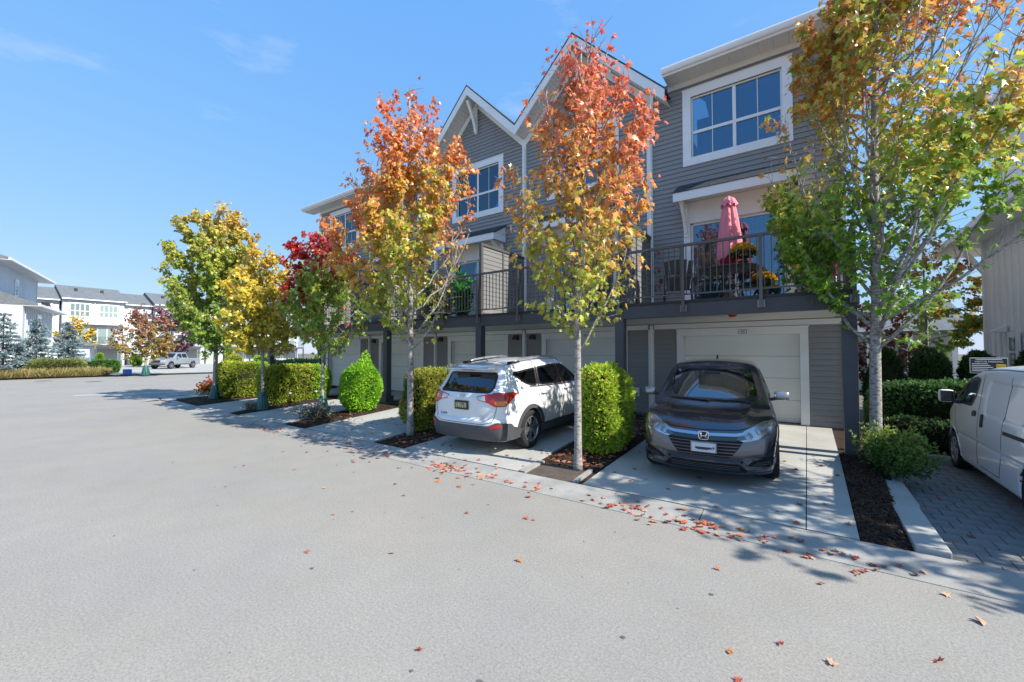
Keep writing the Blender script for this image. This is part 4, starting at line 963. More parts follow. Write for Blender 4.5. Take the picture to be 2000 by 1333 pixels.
def carbody(root, F, Fo, L_, mats, h=.025, name='body', W_=1.05, H_=1.95):
    """mesh one half (y > 0) on the grid and mirror it"""
    P, Q = surfnet(F, (-.1, -2.5*h, .08), (L_+.1, W_, H_), h)
    for _ in range(2):
        G = grad(F, P); v = F(P[:, 0], P[:, 1], P[:, 2]); g2 = np.maximum((G**2).sum(1), .2); st = np.clip(v/g2, -h*.6, h*.6); P = P-G*st[:, None]
    keep = (P[Q][:, :, 1] > -h*1.01).all(1) & (P[Q][:, :, 1].max(1) > h*.05); Q = Q[keep]
    P[:, 1] = np.where(P[:, 1] < h*.02, 0, P[:, 1])
    n = len(P); P2 = P*np.array([1, -1, 1]); Q = np.concatenate([Q, Q[:, ::-1]+n]); P = np.concatenate([P, P2])
    used = np.unique(Q); re = np.full(len(P), -1); re[used] = np.arange(len(used)); P = P[used]; Q = re[Q]
    C = P[Q].mean(1); inner = Fo(C[:, 0], C[:, 1], C[:, 2]) < -.018
    me = nmesh(name, P, Q, mats, smooth=True, mi=inner.astype(int))
    bm = bmesh.new(); bm.from_mesh(me); bmesh.ops.remove_doubles(bm, verts=[v for v in bm.verts if abs(v.co.y) < 1e-5], dist=.004); bmesh.ops.recalc_face_normals(bm, faces=bm.faces); bm.to_mesh(me); bm.free()
    o = link(name, me, root); nv = len(me.vertices); P = np.empty(nv*3); me.vertices.foreach_get('co', P); P = P.reshape(-1, 3)
    G = norm(grad(F, P, .01)); me.normals_split_custom_set_from_vertices(G.tolist()); return o
def glass(root, F, poly, face, gm, surround=.045, name='window', gk=M_gasket, off=.004):
    b = band(name, F, poly, surround, face, gk, root, off); patch('pane', F, inset(poly, surround*.55), face, gm, b, -.001, .07, skirt=False); return b
def seat(root, x, y, z, m, s=1):
    MB().cbox((x, y-.24, z), (x+.5, y+.24, z+.16), .05).build('seat', m, root, True)
    b = MB(); b.cbox((-.06, y-.23, 0), (.08, y+.23, .6), .05); b.v = [(x+.5+q[0]+q[2]*.28, q[1], z+.12+q[2]) for q in b.v]; b.build('seat_back', m, root, True)
    h = MB(); h.cbox((x+.62, y-.12, z+.74), (x+.72, y+.12, z+.92), .04); h.build('headrest', m, root, True)
def place(root, loc, heading, pitch=0):
    """put a car built with its nose at x=0, length along +x. heading = direction of the nose (deg, world)"""
    root.rotation_euler = (0, pitch, R(heading)+math.pi); root.location = loc
    return root
# ------------------------------------------------------------------ white compact suv seen from behind
def suv():
    root = empty('suv', (0, 0, 0), 'white compact suv with red tail lamps parked nose in, seen from behind', 'car'); Ln = 4.57; xf, xr, wr = .93, 3.59, .352
    mp = mat('white_paint', (.73, .74, .745), .28, coat=.8, spec=.5)
    def lower(x, y, z):
        y = np.abs(y); wp = .915-.17*np.clip((.95-x)/.95, 0, 1)**2.4-.11*np.clip((x-3.75)/.82, 0, 1)**2.4
        prof = curve(z, [(.15, .93), (.3, .965), (.5, .99), (.72, 1.0), (.86, .992), (.98, .965), (1.1, .93), (1.25, .88)])
        # character crease over the rear arch
        side = (y-wp*prof)*.96
        top = (z-curve(x, [(-.1, .66), (.05, .78), (.3, .9), (.7, .985), (1.1, 1.06), (1.6, 1.09), (2.6, 1.1), (3.6, 1.15), (4.2, 1.17), (4.7, 1.12)])+.1*np.clip(y-.35, 0, 1)**2)*.95
        front = (curve(z, [(.15, .16), (.35, .05), (.5, .0), (.62, .01), (.75, .07), (.95, .3)])+.3*(y/.9)**3-x)*.95
        rear = (x-(Ln-curve(z, [(.15, .14), (.33, .03), (.45, .0), (.6, .005), (.66, .05), (.8, .05), (.95, .055), (1.08, .09), (1.2, .16)])-.17*(y/.9)**3.2))*.97
        return smax(smax(smax(smax(side, top, .06), front, .09), rear, .09), .24-z, .05)
    def upper(x, y, z):
        y = np.abs(y); side = (y-(.875-np.maximum(z-1.05, -.02)*.40-.06*np.clip((x-3.3)/1.1, 0, 1)**2-.05*np.clip((2.0-x)/1.0, 0, 1)))*.93
        front = (1.02+(z-1.0)*1.62+.16*(y/.7)**2.5-x)*.53
        rear = (x-(Ln-.13-curve(z, [(.9, .0), (1.06, .015), (1.5, .235), (1.58, .2), (1.62, .3), (1.7, .5)])-.1*(y/.7)**2.6))*.92
        top = z-curve(x, [(.8, 1.3), (1.6, 1.56), (2.2, 1.65), (2.8, 1.655), (3.4, 1.635), (4.0, 1.59), (4.5, 1.54)])+.05*(y/.6)**2.4
        return smax(smax(smax(smax(side, top, .1), front, .05), rear, .05), .98-z, .03)
    Fo = lambda x, y, z: smin(lower(x, y, z), upper(x, y, z), .05)
    wins = {'L': [rnd(p, .05) for p in ([(1.42, 1.075), (2.3, 1.1), (2.28, 1.5), (2.08, 1.5), (1.75, 1.34)], [(2.38, 1.1), (3.2, 1.135), (3.08, 1.485), (2.37, 1.515)], [(3.27, 1.135), (3.5, 1.15), (3.66, 1.2), (3.95, 1.395), (3.88, 1.43), (3.16, 1.48)])]}
    back = rnd([(-.62, 1.085), (.62, 1.085), (.58, 1.44), (-.58, 1.44)], .08); ws = rnd([(-.62, 1.12), (.62, 1.12), (.52, 1.5), (-.52, 1.5)], .08)
    def F(x, y, z):
        f = Fo(x, y, z); ay = np.abs(y)
        for xw in (xf, xr):
            wl = smax(np.sqrt((x-xw)**2+(z-wr)**2)-.405, .62-ay, .02); f = np.maximum(f, -wl)
        cav = np.maximum(upper(x, y, z)+.05, np.maximum(.8-z, 1.2-x)); f = np.maximum(f, -cav)
        f = openings(f, Fo, x, y, z, wins['L'], [(back, lambda a: 3.9-a), (ws, lambda a: a-2.0)])
        return f
    carbody(root, F, Fo, Ln, [mp, M_inter], .026)
    # side glass and trim
    for s in 'LR':
        for w_ in wins['L']: glass(root, Fo, w_, s, M_cglass, .035, 'side_window')
        band('belt_trim', Fo, [(1.4, 1.062), (2.4, 1.085), (3.3, 1.12), (3.55, 1.138)], .022, s, M_chrome, root, .008, False)
        band('pillar', Fo, [(2.345, 1.1), (2.325, 1.51)], .07, s, M_gasket, root, .004, False); band('pillar', Fo, [(3.235, 1.135), (3.12, 1.49)], .055, s, M_gasket, root, .0045, False)
        # cladding : sill, arches
        sill = rnd([(1.3, .25), (3.23, .25), (3.2, .40), (1.34, .40)], .03); patch('sill_cladding', Fo, sill, s, M_clad, root, .012)
        for xw in (xf, xr):
            a = np.linspace(R(-8), R(188), 22); arcp = [(xw+.43*math.cos(t), max(.27, wr+.43*math.sin(t))) for t in a]; band('arch_cladding', Fo, arcp, .075, s, M_clad, root, .014, False)
        for xa, xb, w1, w2 in ((1.38, 2.36, .44, 1.06),):
            pass
        band('door_gap', Fo, [(1.36, 1.04), (1.33, .8), (1.36, .46), (1.42, .41)], .009, s, M_gasket, root, .0022, False)
        band('door_gap', Fo, [(2.36, 1.07), (2.34, .8), (2.33, .41)], .009, s, M_gasket, root, .0022, False)
        band('door_gap', Fo, [(3.26, 1.12), (3.3, .98), (3.22, .84), (3.12, .7), (3.1, .52), (3.12, .41)], .009, s, M_gasket, root, .0022, False)
        for xh in (2.12, 3.05):
            S, N = project(Fo, [(xh, .985), (xh+.16, .992)], s); sg = 1 if s == 'L' else -1
            hd = MB(); hd.tube([S[0]+N[0]*.0, S[0]+N[0]*.03, (S[0]+S[1])/2+N[0]*.045, S[1]+N[1]*.03, S[1]], [.012, .014, .016, .014, .012], 8); hd.build('door_handle', mp, root, True)
        # tail lamp : rear and flank pieces
        sg = 1 if s == 'L' else -1
        lamp = rnd([(sg*.33, 1.03), (sg*.52, 1.07), (sg*.85, 1.10), (sg*.86, .865), (sg*.7, .86), (sg*.56, .93), (sg*.38, .965)][::1], .025)
        tl = patch('tail_lamp', Fo, lamp, 'B', M_redlens, root, .012, .04)
        patch('reverse_lens', Fo, rnd([(sg*.345, 1.022), (sg*.5, 1.045), (sg*.53, .95), (sg*.39, .975)], .015), 'B', M_clearlens, tl, .017, .04)
        patch('turn_lens', Fo, rnd([(sg*.68, .955), (sg*.845, .96), (sg*.845, .885), (sg*.71, .885)], .015), 'B', M_amber, tl, .017, .04)
        patch('side_lens', Fo, rnd([(4.42, 1.10), (4.42, .88), (4.25, .91), (4.18, .97), (3.98, 1.06), (4.1, 1.09)][::-1], .03), s, M_redlens, tl, .012, .04)
        patch('rear_reflector', Fo, rnd([(sg*.62, .475), (sg*.82, .51), (sg*.82, .56), (sg*.66, .545)], .015), 'B', M_redlens, root, .022, .04)
        patch('head_lamp', Fo, rnd([(sg*.4, .72), (sg*.78, .8), (sg*.8, .88), (sg*.5, .82)], .02), 'F', M_clearlens, root, .006)
        # roof rail
        yr = .555*sg; St, _ = project(Fo, [(x, yr) for x in (1.85, 2.0, 2.5, 3.0, 3.5, 3.8)], 'T'); hh = (.0, .045, .06, .06, .05, .0)
        rr = MB().tube([(q[0], q[1], q[2]+hq) for q, hq in zip(St, hh)], [.014, .02, .021, .021, .02, .012], 8); rr.build('roof_rail', mat('rail_silver', (.55, .56, .58), .3, .8), root, True)
        MB().cbox((3.46, yr-.022, St[4][2]-.03), (3.84, yr+.022, St[4][2]+.03), .012).build('rail_foot', M_black, root)
        # mirror
        mb = MB(); mb.cbox((1.32, sg*.9-.0, 1.06), (1.5, sg*1.08, 1.22), .04) if sg > 0 else mb.cbox((1.32, -1.08, 1.06), (1.5, -.9, 1.22), .04); mir = mb.build('door_mirror', mp, root, True); MB().box((1.501, sg*.99-.075, 1.075), (1.503, sg*.99+.075, 1.205)).build('mirror_glass', M_mirror, mir)
        MB().bar((1.42, sg*.84, 1.07), (1.42, sg*.93, 1.1), .06, .04).build('mirror_arm', M_black, root)
    bw = glass(root, Fo, back, 'B', M_cglass, .04, 'rear_window'); glass(root, Fo, ws, 'F', M_cglass, .05, 'windscreen')
    # tailgate seams, bumper
    bump = rnd([(-.9, .25), (.9, .25), (.9, .6), (.78, .585), (.66, .42+.14), (-.66, .56), (-.78, .585), (-.9, .6)], .03)
    patch('rear_bumper', Fo, rnd([(-.885, .27), (.885, .27), (.9, .45), (.86, .575), (.76, .6), (.6, .53), (-.6, .53), (-.76, .6), (-.86, .575), (-.9, .45)], .04), 'B', M_clad, root, .016, .045)
    for s in 'LR': patch('bumper_corner', Fo, rnd([(4.0, .28), (4.44, .28), (4.46, .5), (4.4, .58), (4.22, .56), (4.02, .36)][::-1], .03), s, M_clad, root, .016)
    band('tailgate_gap', Fo, [(-.74, 1.07), (-.72, .8), (-.66, .6), (-.5, .555), (.5, .555), (.66, .6), (.72, .8), (.74, 1.07)], .009, 'B', M_gasket, root, .0022, False)
    patch('plate_recess', Fo, rnd([(-.33, .74), (.33, .74), (.38, .99), (-.38, .99)], .05), 'B', mp, root, .002)
    S, N = project(Fo, [(0, .87), (0, 1.03), (.5, .7), (-.5, .7)], 'B')
    pl = MB().cbox((S[0][0]-.0, -.16, .785), (S[0][0]+.028, .16, .945), .004).build('number_plate', M_black, root); MB().box((S[0][0]+.029, -.14, .815), (S[0][0]+.031, .14, .915)).build('plate_face', mat('plate_old', (.16, .16, .1), .5), pl)
    yz = mat('plate_yellow', (.55, .48, .22), .5)
    for k, (a, b, c, d) in enumerate(((-.12, -.1, .82, .9), (-.075, -.03, .83, .905), (-.01, .01, .82, .9), (.03, .06, .82, .87), (.09, .12, .83, .91))): MB().box((S[0][0]+.031, a, c), (S[0][0]+.033, b, d)).build('plate_mark', yz, pl)
    MB().cbox((S[1][0]-.02, -.36, .985), (S[1][0]+.022, .36, 1.012), .008).build('plate_garnish', mp, root)
    em = MB()
    for rx, rz_, cz in ((.062, .042, 1.03), (.022, .04, 1.03), (.045, .017, 1.045)):
        pts = [(S[1][0]+.02, rx*math.cos(a), cz+rz_*math.sin(a)) for a in np.linspace(0, 6.2832, 25)]; em.tube(pts, .0045, 5, cap=False)
    em.build('emblem', M_chrome, root, True)
    for sgn, t, zt, sz in ((-1, 'RAV4', .68, .07), (1, 'LIMITED', .69, .04), (1, 'AWD', .645, .04)):
        Sx, _ = project(Fo, [(sgn*.47, zt)], 'B'); text('lettering', t, sz, M_chrome if t != 'RAV4' else M_clad, root, Matrix.Translation((Sx[0][0]+.016, sgn*.47, zt)) @ Matrix.Rotation(R(90), 4, 'Z') @ Matrix.Rotation(R(90), 4, 'X'))
    # spoiler, antenna, wiper
    sp = MB(); n = 12
    sp.prism([(3.98, 1.575), (4.36, 1.515), (4.37, 1.5), (4.3, 1.485), (3.98, 1.53)], -.56, .56, 'y'); sp.build('spoiler', mp, root)
    MB().box((4.3, -.14, 1.476), (4.345, .14, 1.484)).build('brake_lamp', M_redlens, root)
    MB().tube([(3.72, 0, 1.6), (3.86, 0, 1.69), (3.93, .0, 1.74)], [.012, .005, .003], 6).build('aerial', M_black, root)
    Sw, Nw = project(Fo, [(-.02, 1.1), (-.3, 1.115), (-.46, 1.125)], 'B'); MB().tube([q+n_*.02 for q, n_ in zip(Sw, Nw)], [.014, .009, .006], 6).build('rear_wiper', M_black, root)
    for xw, nm in ((xf, ''), (xr, '')):
        for sg in (-1, 1): wheel(root, xw, sg*.8, wr, wr, .225, 5, sg, M_alloy, twin=True)
    for y in (-.36, .36): seat(root, 1.95, y, .62, M_inter); seat(root, 2.85, y, .64, M_inter)
    return root
# ------------------------------------------------------------------ dark grey crossover facing the street
def crossover():
    root = empty('crossover', (0, 0, 0), 'dark grey crossover facing the street in front of garage 44', 'car'); Ln = 4.295; xf, xr, wr = .89, 3.5, .334
    m, t, p = nodes('graphite_paint'); p.inputs['Base Color'].default_value = (.105, .112, .135, 1); p.inputs['Metallic'].default_value = .95; p.inputs['Roughness'].default_value = .27; p.inputs['Coat Weight'].default_value = 1; p.inputs['Coat Roughness'].default_value = .03
    mp = m
    def lower(x, y, z):
        y = np.abs(y); wp = .884-.2*np.clip((.95-x)/.95, 0, 1)**2.6-.13*np.clip((x-3.5)/.8, 0, 1)**2.4
        prof = curve(z, [(.12, .93), (.3, .965), (.5, .985), (.68, 1.0), (.8, .99), (.93, .955), (1.05, .92), (1.2, .88)])
        side = (y-wp*prof)*.96
        ridge = .016*np.exp(-((y-.47-.08*x)/.05)**2)
        top = (z-curve(x, [(-.1, .68), (.05, .755), (.2, .835), (.5, .91), (.85, .955), (1.05, .98), (1.6, 1.03), (2.6, 1.07), (3.6, 1.11), (4.1, 1.12)])-ridge+.16*np.clip(y-.48, 0, 1)**2)*.95
        front = (curve(z, [(.12, .2), (.2, .08), (.27, .03), (.36, .02), (.46, .0), (.58, .015), (.68, .04), (.76, .09), (.86, .2), (.95, .4)])+.36*(y/.88)**2.9-x)*.93
        rear = (x-(Ln-curve(z, [(.15, .12), (.4, 0), (.6, .01), (.9, .05), (1.1, .12)])-.18*(y/.88)**3))*.97
        return smax(smax(smax(smax(side, top, .05), front, .07), rear, .09), .2-z, .05)
    def upper(x, y, z):
        y = np.abs(y); side = (y-(.835-np.maximum(z-1.03, -.02)*.38-.1*np.clip((x-2.9)/1.4, 0, 1)**2-.05*np.clip((1.8-x)/1.0, 0, 1)))*.92
        front = (.84+(z-.98)*1.85+.13*(y/.7)**2.5-x)*.48
        rear = (x-(Ln-.14-curve(z, [(.9, 0), (1.06, .03), (1.45, .42), (1.6, .7)])-.12*(y/.7)**2.6))*.8
        top = z-curve(x, [(.8, 1.3), (1.5, 1.5), (2.0, 1.59), (2.5, 1.605), (3.0, 1.58), (3.6, 1.5), (4.2, 1.4)])+.05*(y/.58)**2.4
        return smax(smax(smax(smax(side, top, .08), front, .035), rear, .06), .95-z, .03)
    Fo = lambda x, y, z: smin(lower(x, y, z), upper(x, y, z), .035)
    sw = [rnd(q, .05) for q in ([(1.35, 1.05), (2.2, 1.07), (2.17, 1.45), (1.98, 1.45), (1.62, 1.28)], [(2.29, 1.07), (3.0, 1.1), (3.2, 1.2), (3.1, 1.36), (2.27, 1.46)])]
    ws = rnd([(-.7, 1.065), (-.35, 1.025), (.35, 1.025), (.7, 1.065), (.6, 1.505), (-.6, 1.505)], .06); back = rnd([(-.55, 1.08), (.55, 1.08), (.47, 1.4), (-.47, 1.4)], .07)
    def F(x, y, z):
        f = Fo(x, y, z); ay = np.abs(y)
        for xw in (xf, xr):
            wl = smax(np.sqrt((x-xw)**2+(z-wr)**2)-.385, .6-ay, .02); f = np.maximum(f, -wl)
        cav = np.maximum(np.minimum(upper(x, y, z)+.05, np.maximum(np.maximum(1.05-x, x-3.6), np.maximum(ay-.7, z-.92))), np.maximum(.5-z, .98-x)); f = np.maximum(f, -cav)
        return openings(f, Fo, x, y, z, sw, [(ws, lambda a: a-1.9), (back, lambda a: 3.3-a)])
    carbody(root, F, Fo, Ln, [mp, M_inter], .024)
    glass(root, Fo, ws, 'F', M_wglass, .045, 'windscreen'); glass(root, Fo, back, 'B', M_cglass, .04, 'rear_window')
    for s in 'LR':
        sg = 1 if s == 'L' else -1
        for w_ in sw: glass(root, Fo, w_, s, M_cglass, .035, 'side_window')
        band('door_gap', Fo, [(1.25, 1.02), (1.23, .75), (1.3, .42)], .009, s, M_gasket, root, .0022, False); band('door_gap', Fo, [(2.25, 1.06), (2.24, .42)], .009, s, M_gasket, root, .0022, False)
        for xw in (xf, xr):
            a = np.linspace(R(-5), R(185), 22); band('arch_cladding', Fo, [(xw+.4*math.cos(q), max(.24, wr+.4*math.sin(q))) for q in a], .05, s, M_black, root, .01, False)
        patch('sill_cladding', Fo, rnd([(1.28, .22), (3.1, .22), (3.1, .33), (1.3, .33)], .03), s, M_black, root, .01)
        # head lamp with projector, reflector bowl and amber corner
        hl = patch('head_lamp', Fo, rnd([(sg*.375, .665), (sg*.47, .635), (sg*.62, .665), (sg*.77, .77), (sg*.8, .87), (sg*.7, .865), (sg*.48, .77)], .02), 'F', mat('lamp_housing', (.5, .52, .55), .14, .85), root, .004, .035)
        for (yy, zz, r) in ((.52, .705, .052), (.645, .76, .05)):
            S, N = project(Fo, [(sg*yy, zz)], 'F'); n_ = Vector(N[0]); q = n_.to_track_quat('Z', 'Y'); mb = MB().lathe([(.001, .012), (r*.55, .01), (r*.6, .004), (r*.95, .014), (r, .006)], 18); me = mb.mesh('projector', M_clearlens, smooth=True)
            o = link('projector', me, hl); o.location = S[0]+N[0]*.003; o.rotation_mode = 'QUATERNION'; o.rotation_quaternion = q
        patch('amber_marker', Fo, rnd([(sg*.735, .80), (sg*.785, .835), (sg*.78, .86), (sg*.735, .845)], .01), 'F', M_amber, hl, .008, .03)
        patch('lamp_cover', Fo, rnd([(sg*.375, .665), (sg*.47, .635), (sg*.62, .665), (sg*.77, .77), (sg*.8, .87), (sg*.7, .865), (sg*.48, .77)], .02), 'F', glassmat('lamp_cover', (.93, .95, .97), .06), hl, .026, .035, skirt=False)
        # fog recess with silver blade
        patch('fog_recess', Fo, rnd([(sg*.5, .325), (sg*.78, .32), (sg*.8, .44), (sg*.68, .43), (sg*.56, .385)], .015), 'F', mat('grille_black', (.006, .006, .007), .55, spec=.25), root, .003, .035)
        band('bumper_blade', Fo, [(sg*.44, .372), (sg*.52, .315), (sg*.6, .298), (sg*.74, .305), (sg*.79, .35), (sg*.8, .42)], .026, 'F', mp, root, .02, False, .03)
        for k in range(2): band('fog_bar', Fo, [(sg*(.57+.03*k), .345+.025*k), (sg*.77, .35+.025*k)], .008, 'F', M_clad, root, .009, False)
        # mirrors
        mb = MB(); a, b = sorted((sg*.86, sg*1.06)); mb.cbox((1.33, a, 1.03), (1.47, b, 1.17), .05); mir = mb.build('door_mirror', mat('mirror_cap', (.32, .32, .35), .25, .6, coat=1), root, True)
        MB().box((1.471, sg*.97-.075, 1.045), (1.473, sg*.97+.075, 1.155)).build('mirror_glass', M_mirror, mir); MB().bar((1.4, sg*.78, 1.03), (1.4, sg*.9, 1.06), .07, .04).build('mirror_arm', M_black, root)
        # windscreen wiper
    W1, N1 = project(Fo, [(-.55, 1.03), (-.2, 1.04), (.1, 1.045)], 'F'); MB().tube([q+n*.022 for q, n in zip(W1, N1)], [.008, .012, .006], 6).build('wiper', M_black, root)
    W1, N1 = project(Fo, [(.0, 1.03), (.3, 1.045), (.56, 1.05)], 'F'); MB().tube([q+n*.022 for q, n in zip(W1, N1)], [.012, .012, .006], 6).build('wiper', M_black, root)
    # hood shut line, grille
    band('hood_gap', Fo, [(-.8, .9), (-.6, .82), (-.42, .772), (0, .755), (.42, .772), (.6, .82), (.8, .9)], .012, 'F', M_gasket, root, .002, False, .04)
    M_gb = mat('grille_black', (.006, .006, .007), .55, spec=.25)
    gl = patch('grille', Fo, rnd([(-.47, .655), (.47, .655), (.41, .55), (.31, .425), (-.31, .425), (-.41, .55)], .03), 'F', M_gb, root, .003, .04)
    for k in range(5):
        z = .45+k*.04; wv = .315+(z-.43)*.66; band('grille_slat', Fo, [(-wv, z), (0, z), (wv, z)], .011, 'F', mat('slat_grey', (.09, .09, .1), .25, .5), gl, .016, False)
    band('grille_bar', Fo, [(-.5, .705), (-.4, .68), (0, .668), (.4, .68), (.5, .705)], .07, 'F', mat('gloss_black', (.012, .012, .014), .08, coat=1), root, .01, False, .04)
    band('chrome_bar', Fo, [(-.5, .735), (-.38, .712), (0, .70), (.38, .712), (.5, .735)], .032, 'F', mat('satin_chrome', (.5, .52, .55), .2, 1), root, .019, False, .04)
    patch('lower_intake', Fo, rnd([(-.42, .345), (.42, .345), (.52, .25), (-.52, .25)], .03), 'F', M_gb, root, .003, .04)
    for k in range(3): band('intake_bar', Fo, [(-.42, .27+.022*k), (.42, .27+.022*k)], .006, 'F', M_clad, root, .008, False)
    band('lip', Fo, [(-.78, .235), (-.5, .232), (0, .23), (.5, .232), (.78, .235)], .02, 'F', mp, root, .016, False, .05)
    # emblem : letter H in a rounded frame
    S, N = project(Fo, [(0, .69), (0, .54)], 'F'); x0 = S[0][0]-.035
    em = MB(); fr = [(-.062, .058), (.062, .058), (.056, -.05), (-.056, -.05)]; rp = rnd(fr, .025); em.tube([(x0, a, .69+b) for a, b in rp+[rp[0]]], .0075, 6, cap=False)
    for sg in (-1, 1): em.tube([(x0-.002, sg*.045, .738), (x0-.002, sg*.026, .69), (x0-.002, sg*.036, .646)], [.012, .009, .011], 6)
    em.tube([(x0-.002, -.026, .69), (x0-.002, .026, .69)], .009, 6); em.build('emblem', M_chrome, root, True)
    MB().cbox((x0+.004, -.06, .64), (x0+.03, .06, .748), .012).build('emblem_base', M_black, root)
    xp = S[1][0]-.03
    pl = MB().cbox((xp-.012, -.16, .475), (xp+.012, .16, .615), .006).build('number_plate', mat('plate_frame', (.22, .22, .23), .4, .4), root); MB().box((xp-.0135, -.145, .487), (xp-.0125, .145, .603)).build('plate_face', mat('plate_white', (.6, .62, .66), .45), pl)
    for a, b, c, d in ((-.1, .1, .525, .55), (-.06, .08, .515, .524), (-.13, -.11, .53, .56)): MB().box((xp-.0155, a, c), (xp-.0138, b, d)).build('plate_mark', mat('plate_ink', (.03, .035, .06), .5), pl)
    MB().prism([(2.75, 1.585), (3.0, 1.57), (2.98, 1.655), (2.95, 1.66)], -.012, .012, 'y').build('aerial_fin', M_black, root)
    for xw in (xf, xr):
        for sg in (-1, 1): wheel(root, xw, sg*.775, wr, wr, .215, 5, sg, M_alloy)
    mi = mat('grey_fabric', (.1, .1, .105), .9, var=.1)
    for y in (-.36, .36): seat(root, 1.75, y, .58, mi); seat(root, 2.6, y, .6, mi)
    ds = MB(); ds.cbox((.98, -.7, .82), (1.4, .7, .985), .05); ds.build('dashboard', M_inter, root, True)
    ring = [(1.5-.06*math.sin(a)*.4, -.36+.185*math.cos(a), .99+.17*math.sin(a)) for a in np.linspace(0, 6.2832, 25)]; sw_ = MB().tube(ring, .014, 6, cap=False); sw_.tube([(1.5, -.36, .97), (1.35, -.36, .9)], .03, 8); sw_.bar((1.5, -.53, .98), (1.5, -.19, .98), .03, .03); sw_.build('steering_wheel', M_inter, root, True)
    MB().cbox((1.62, -.12, 1.38), (1.65, .12, 1.44), .01).build('rear_view_mirror', M_black, root)
    return root
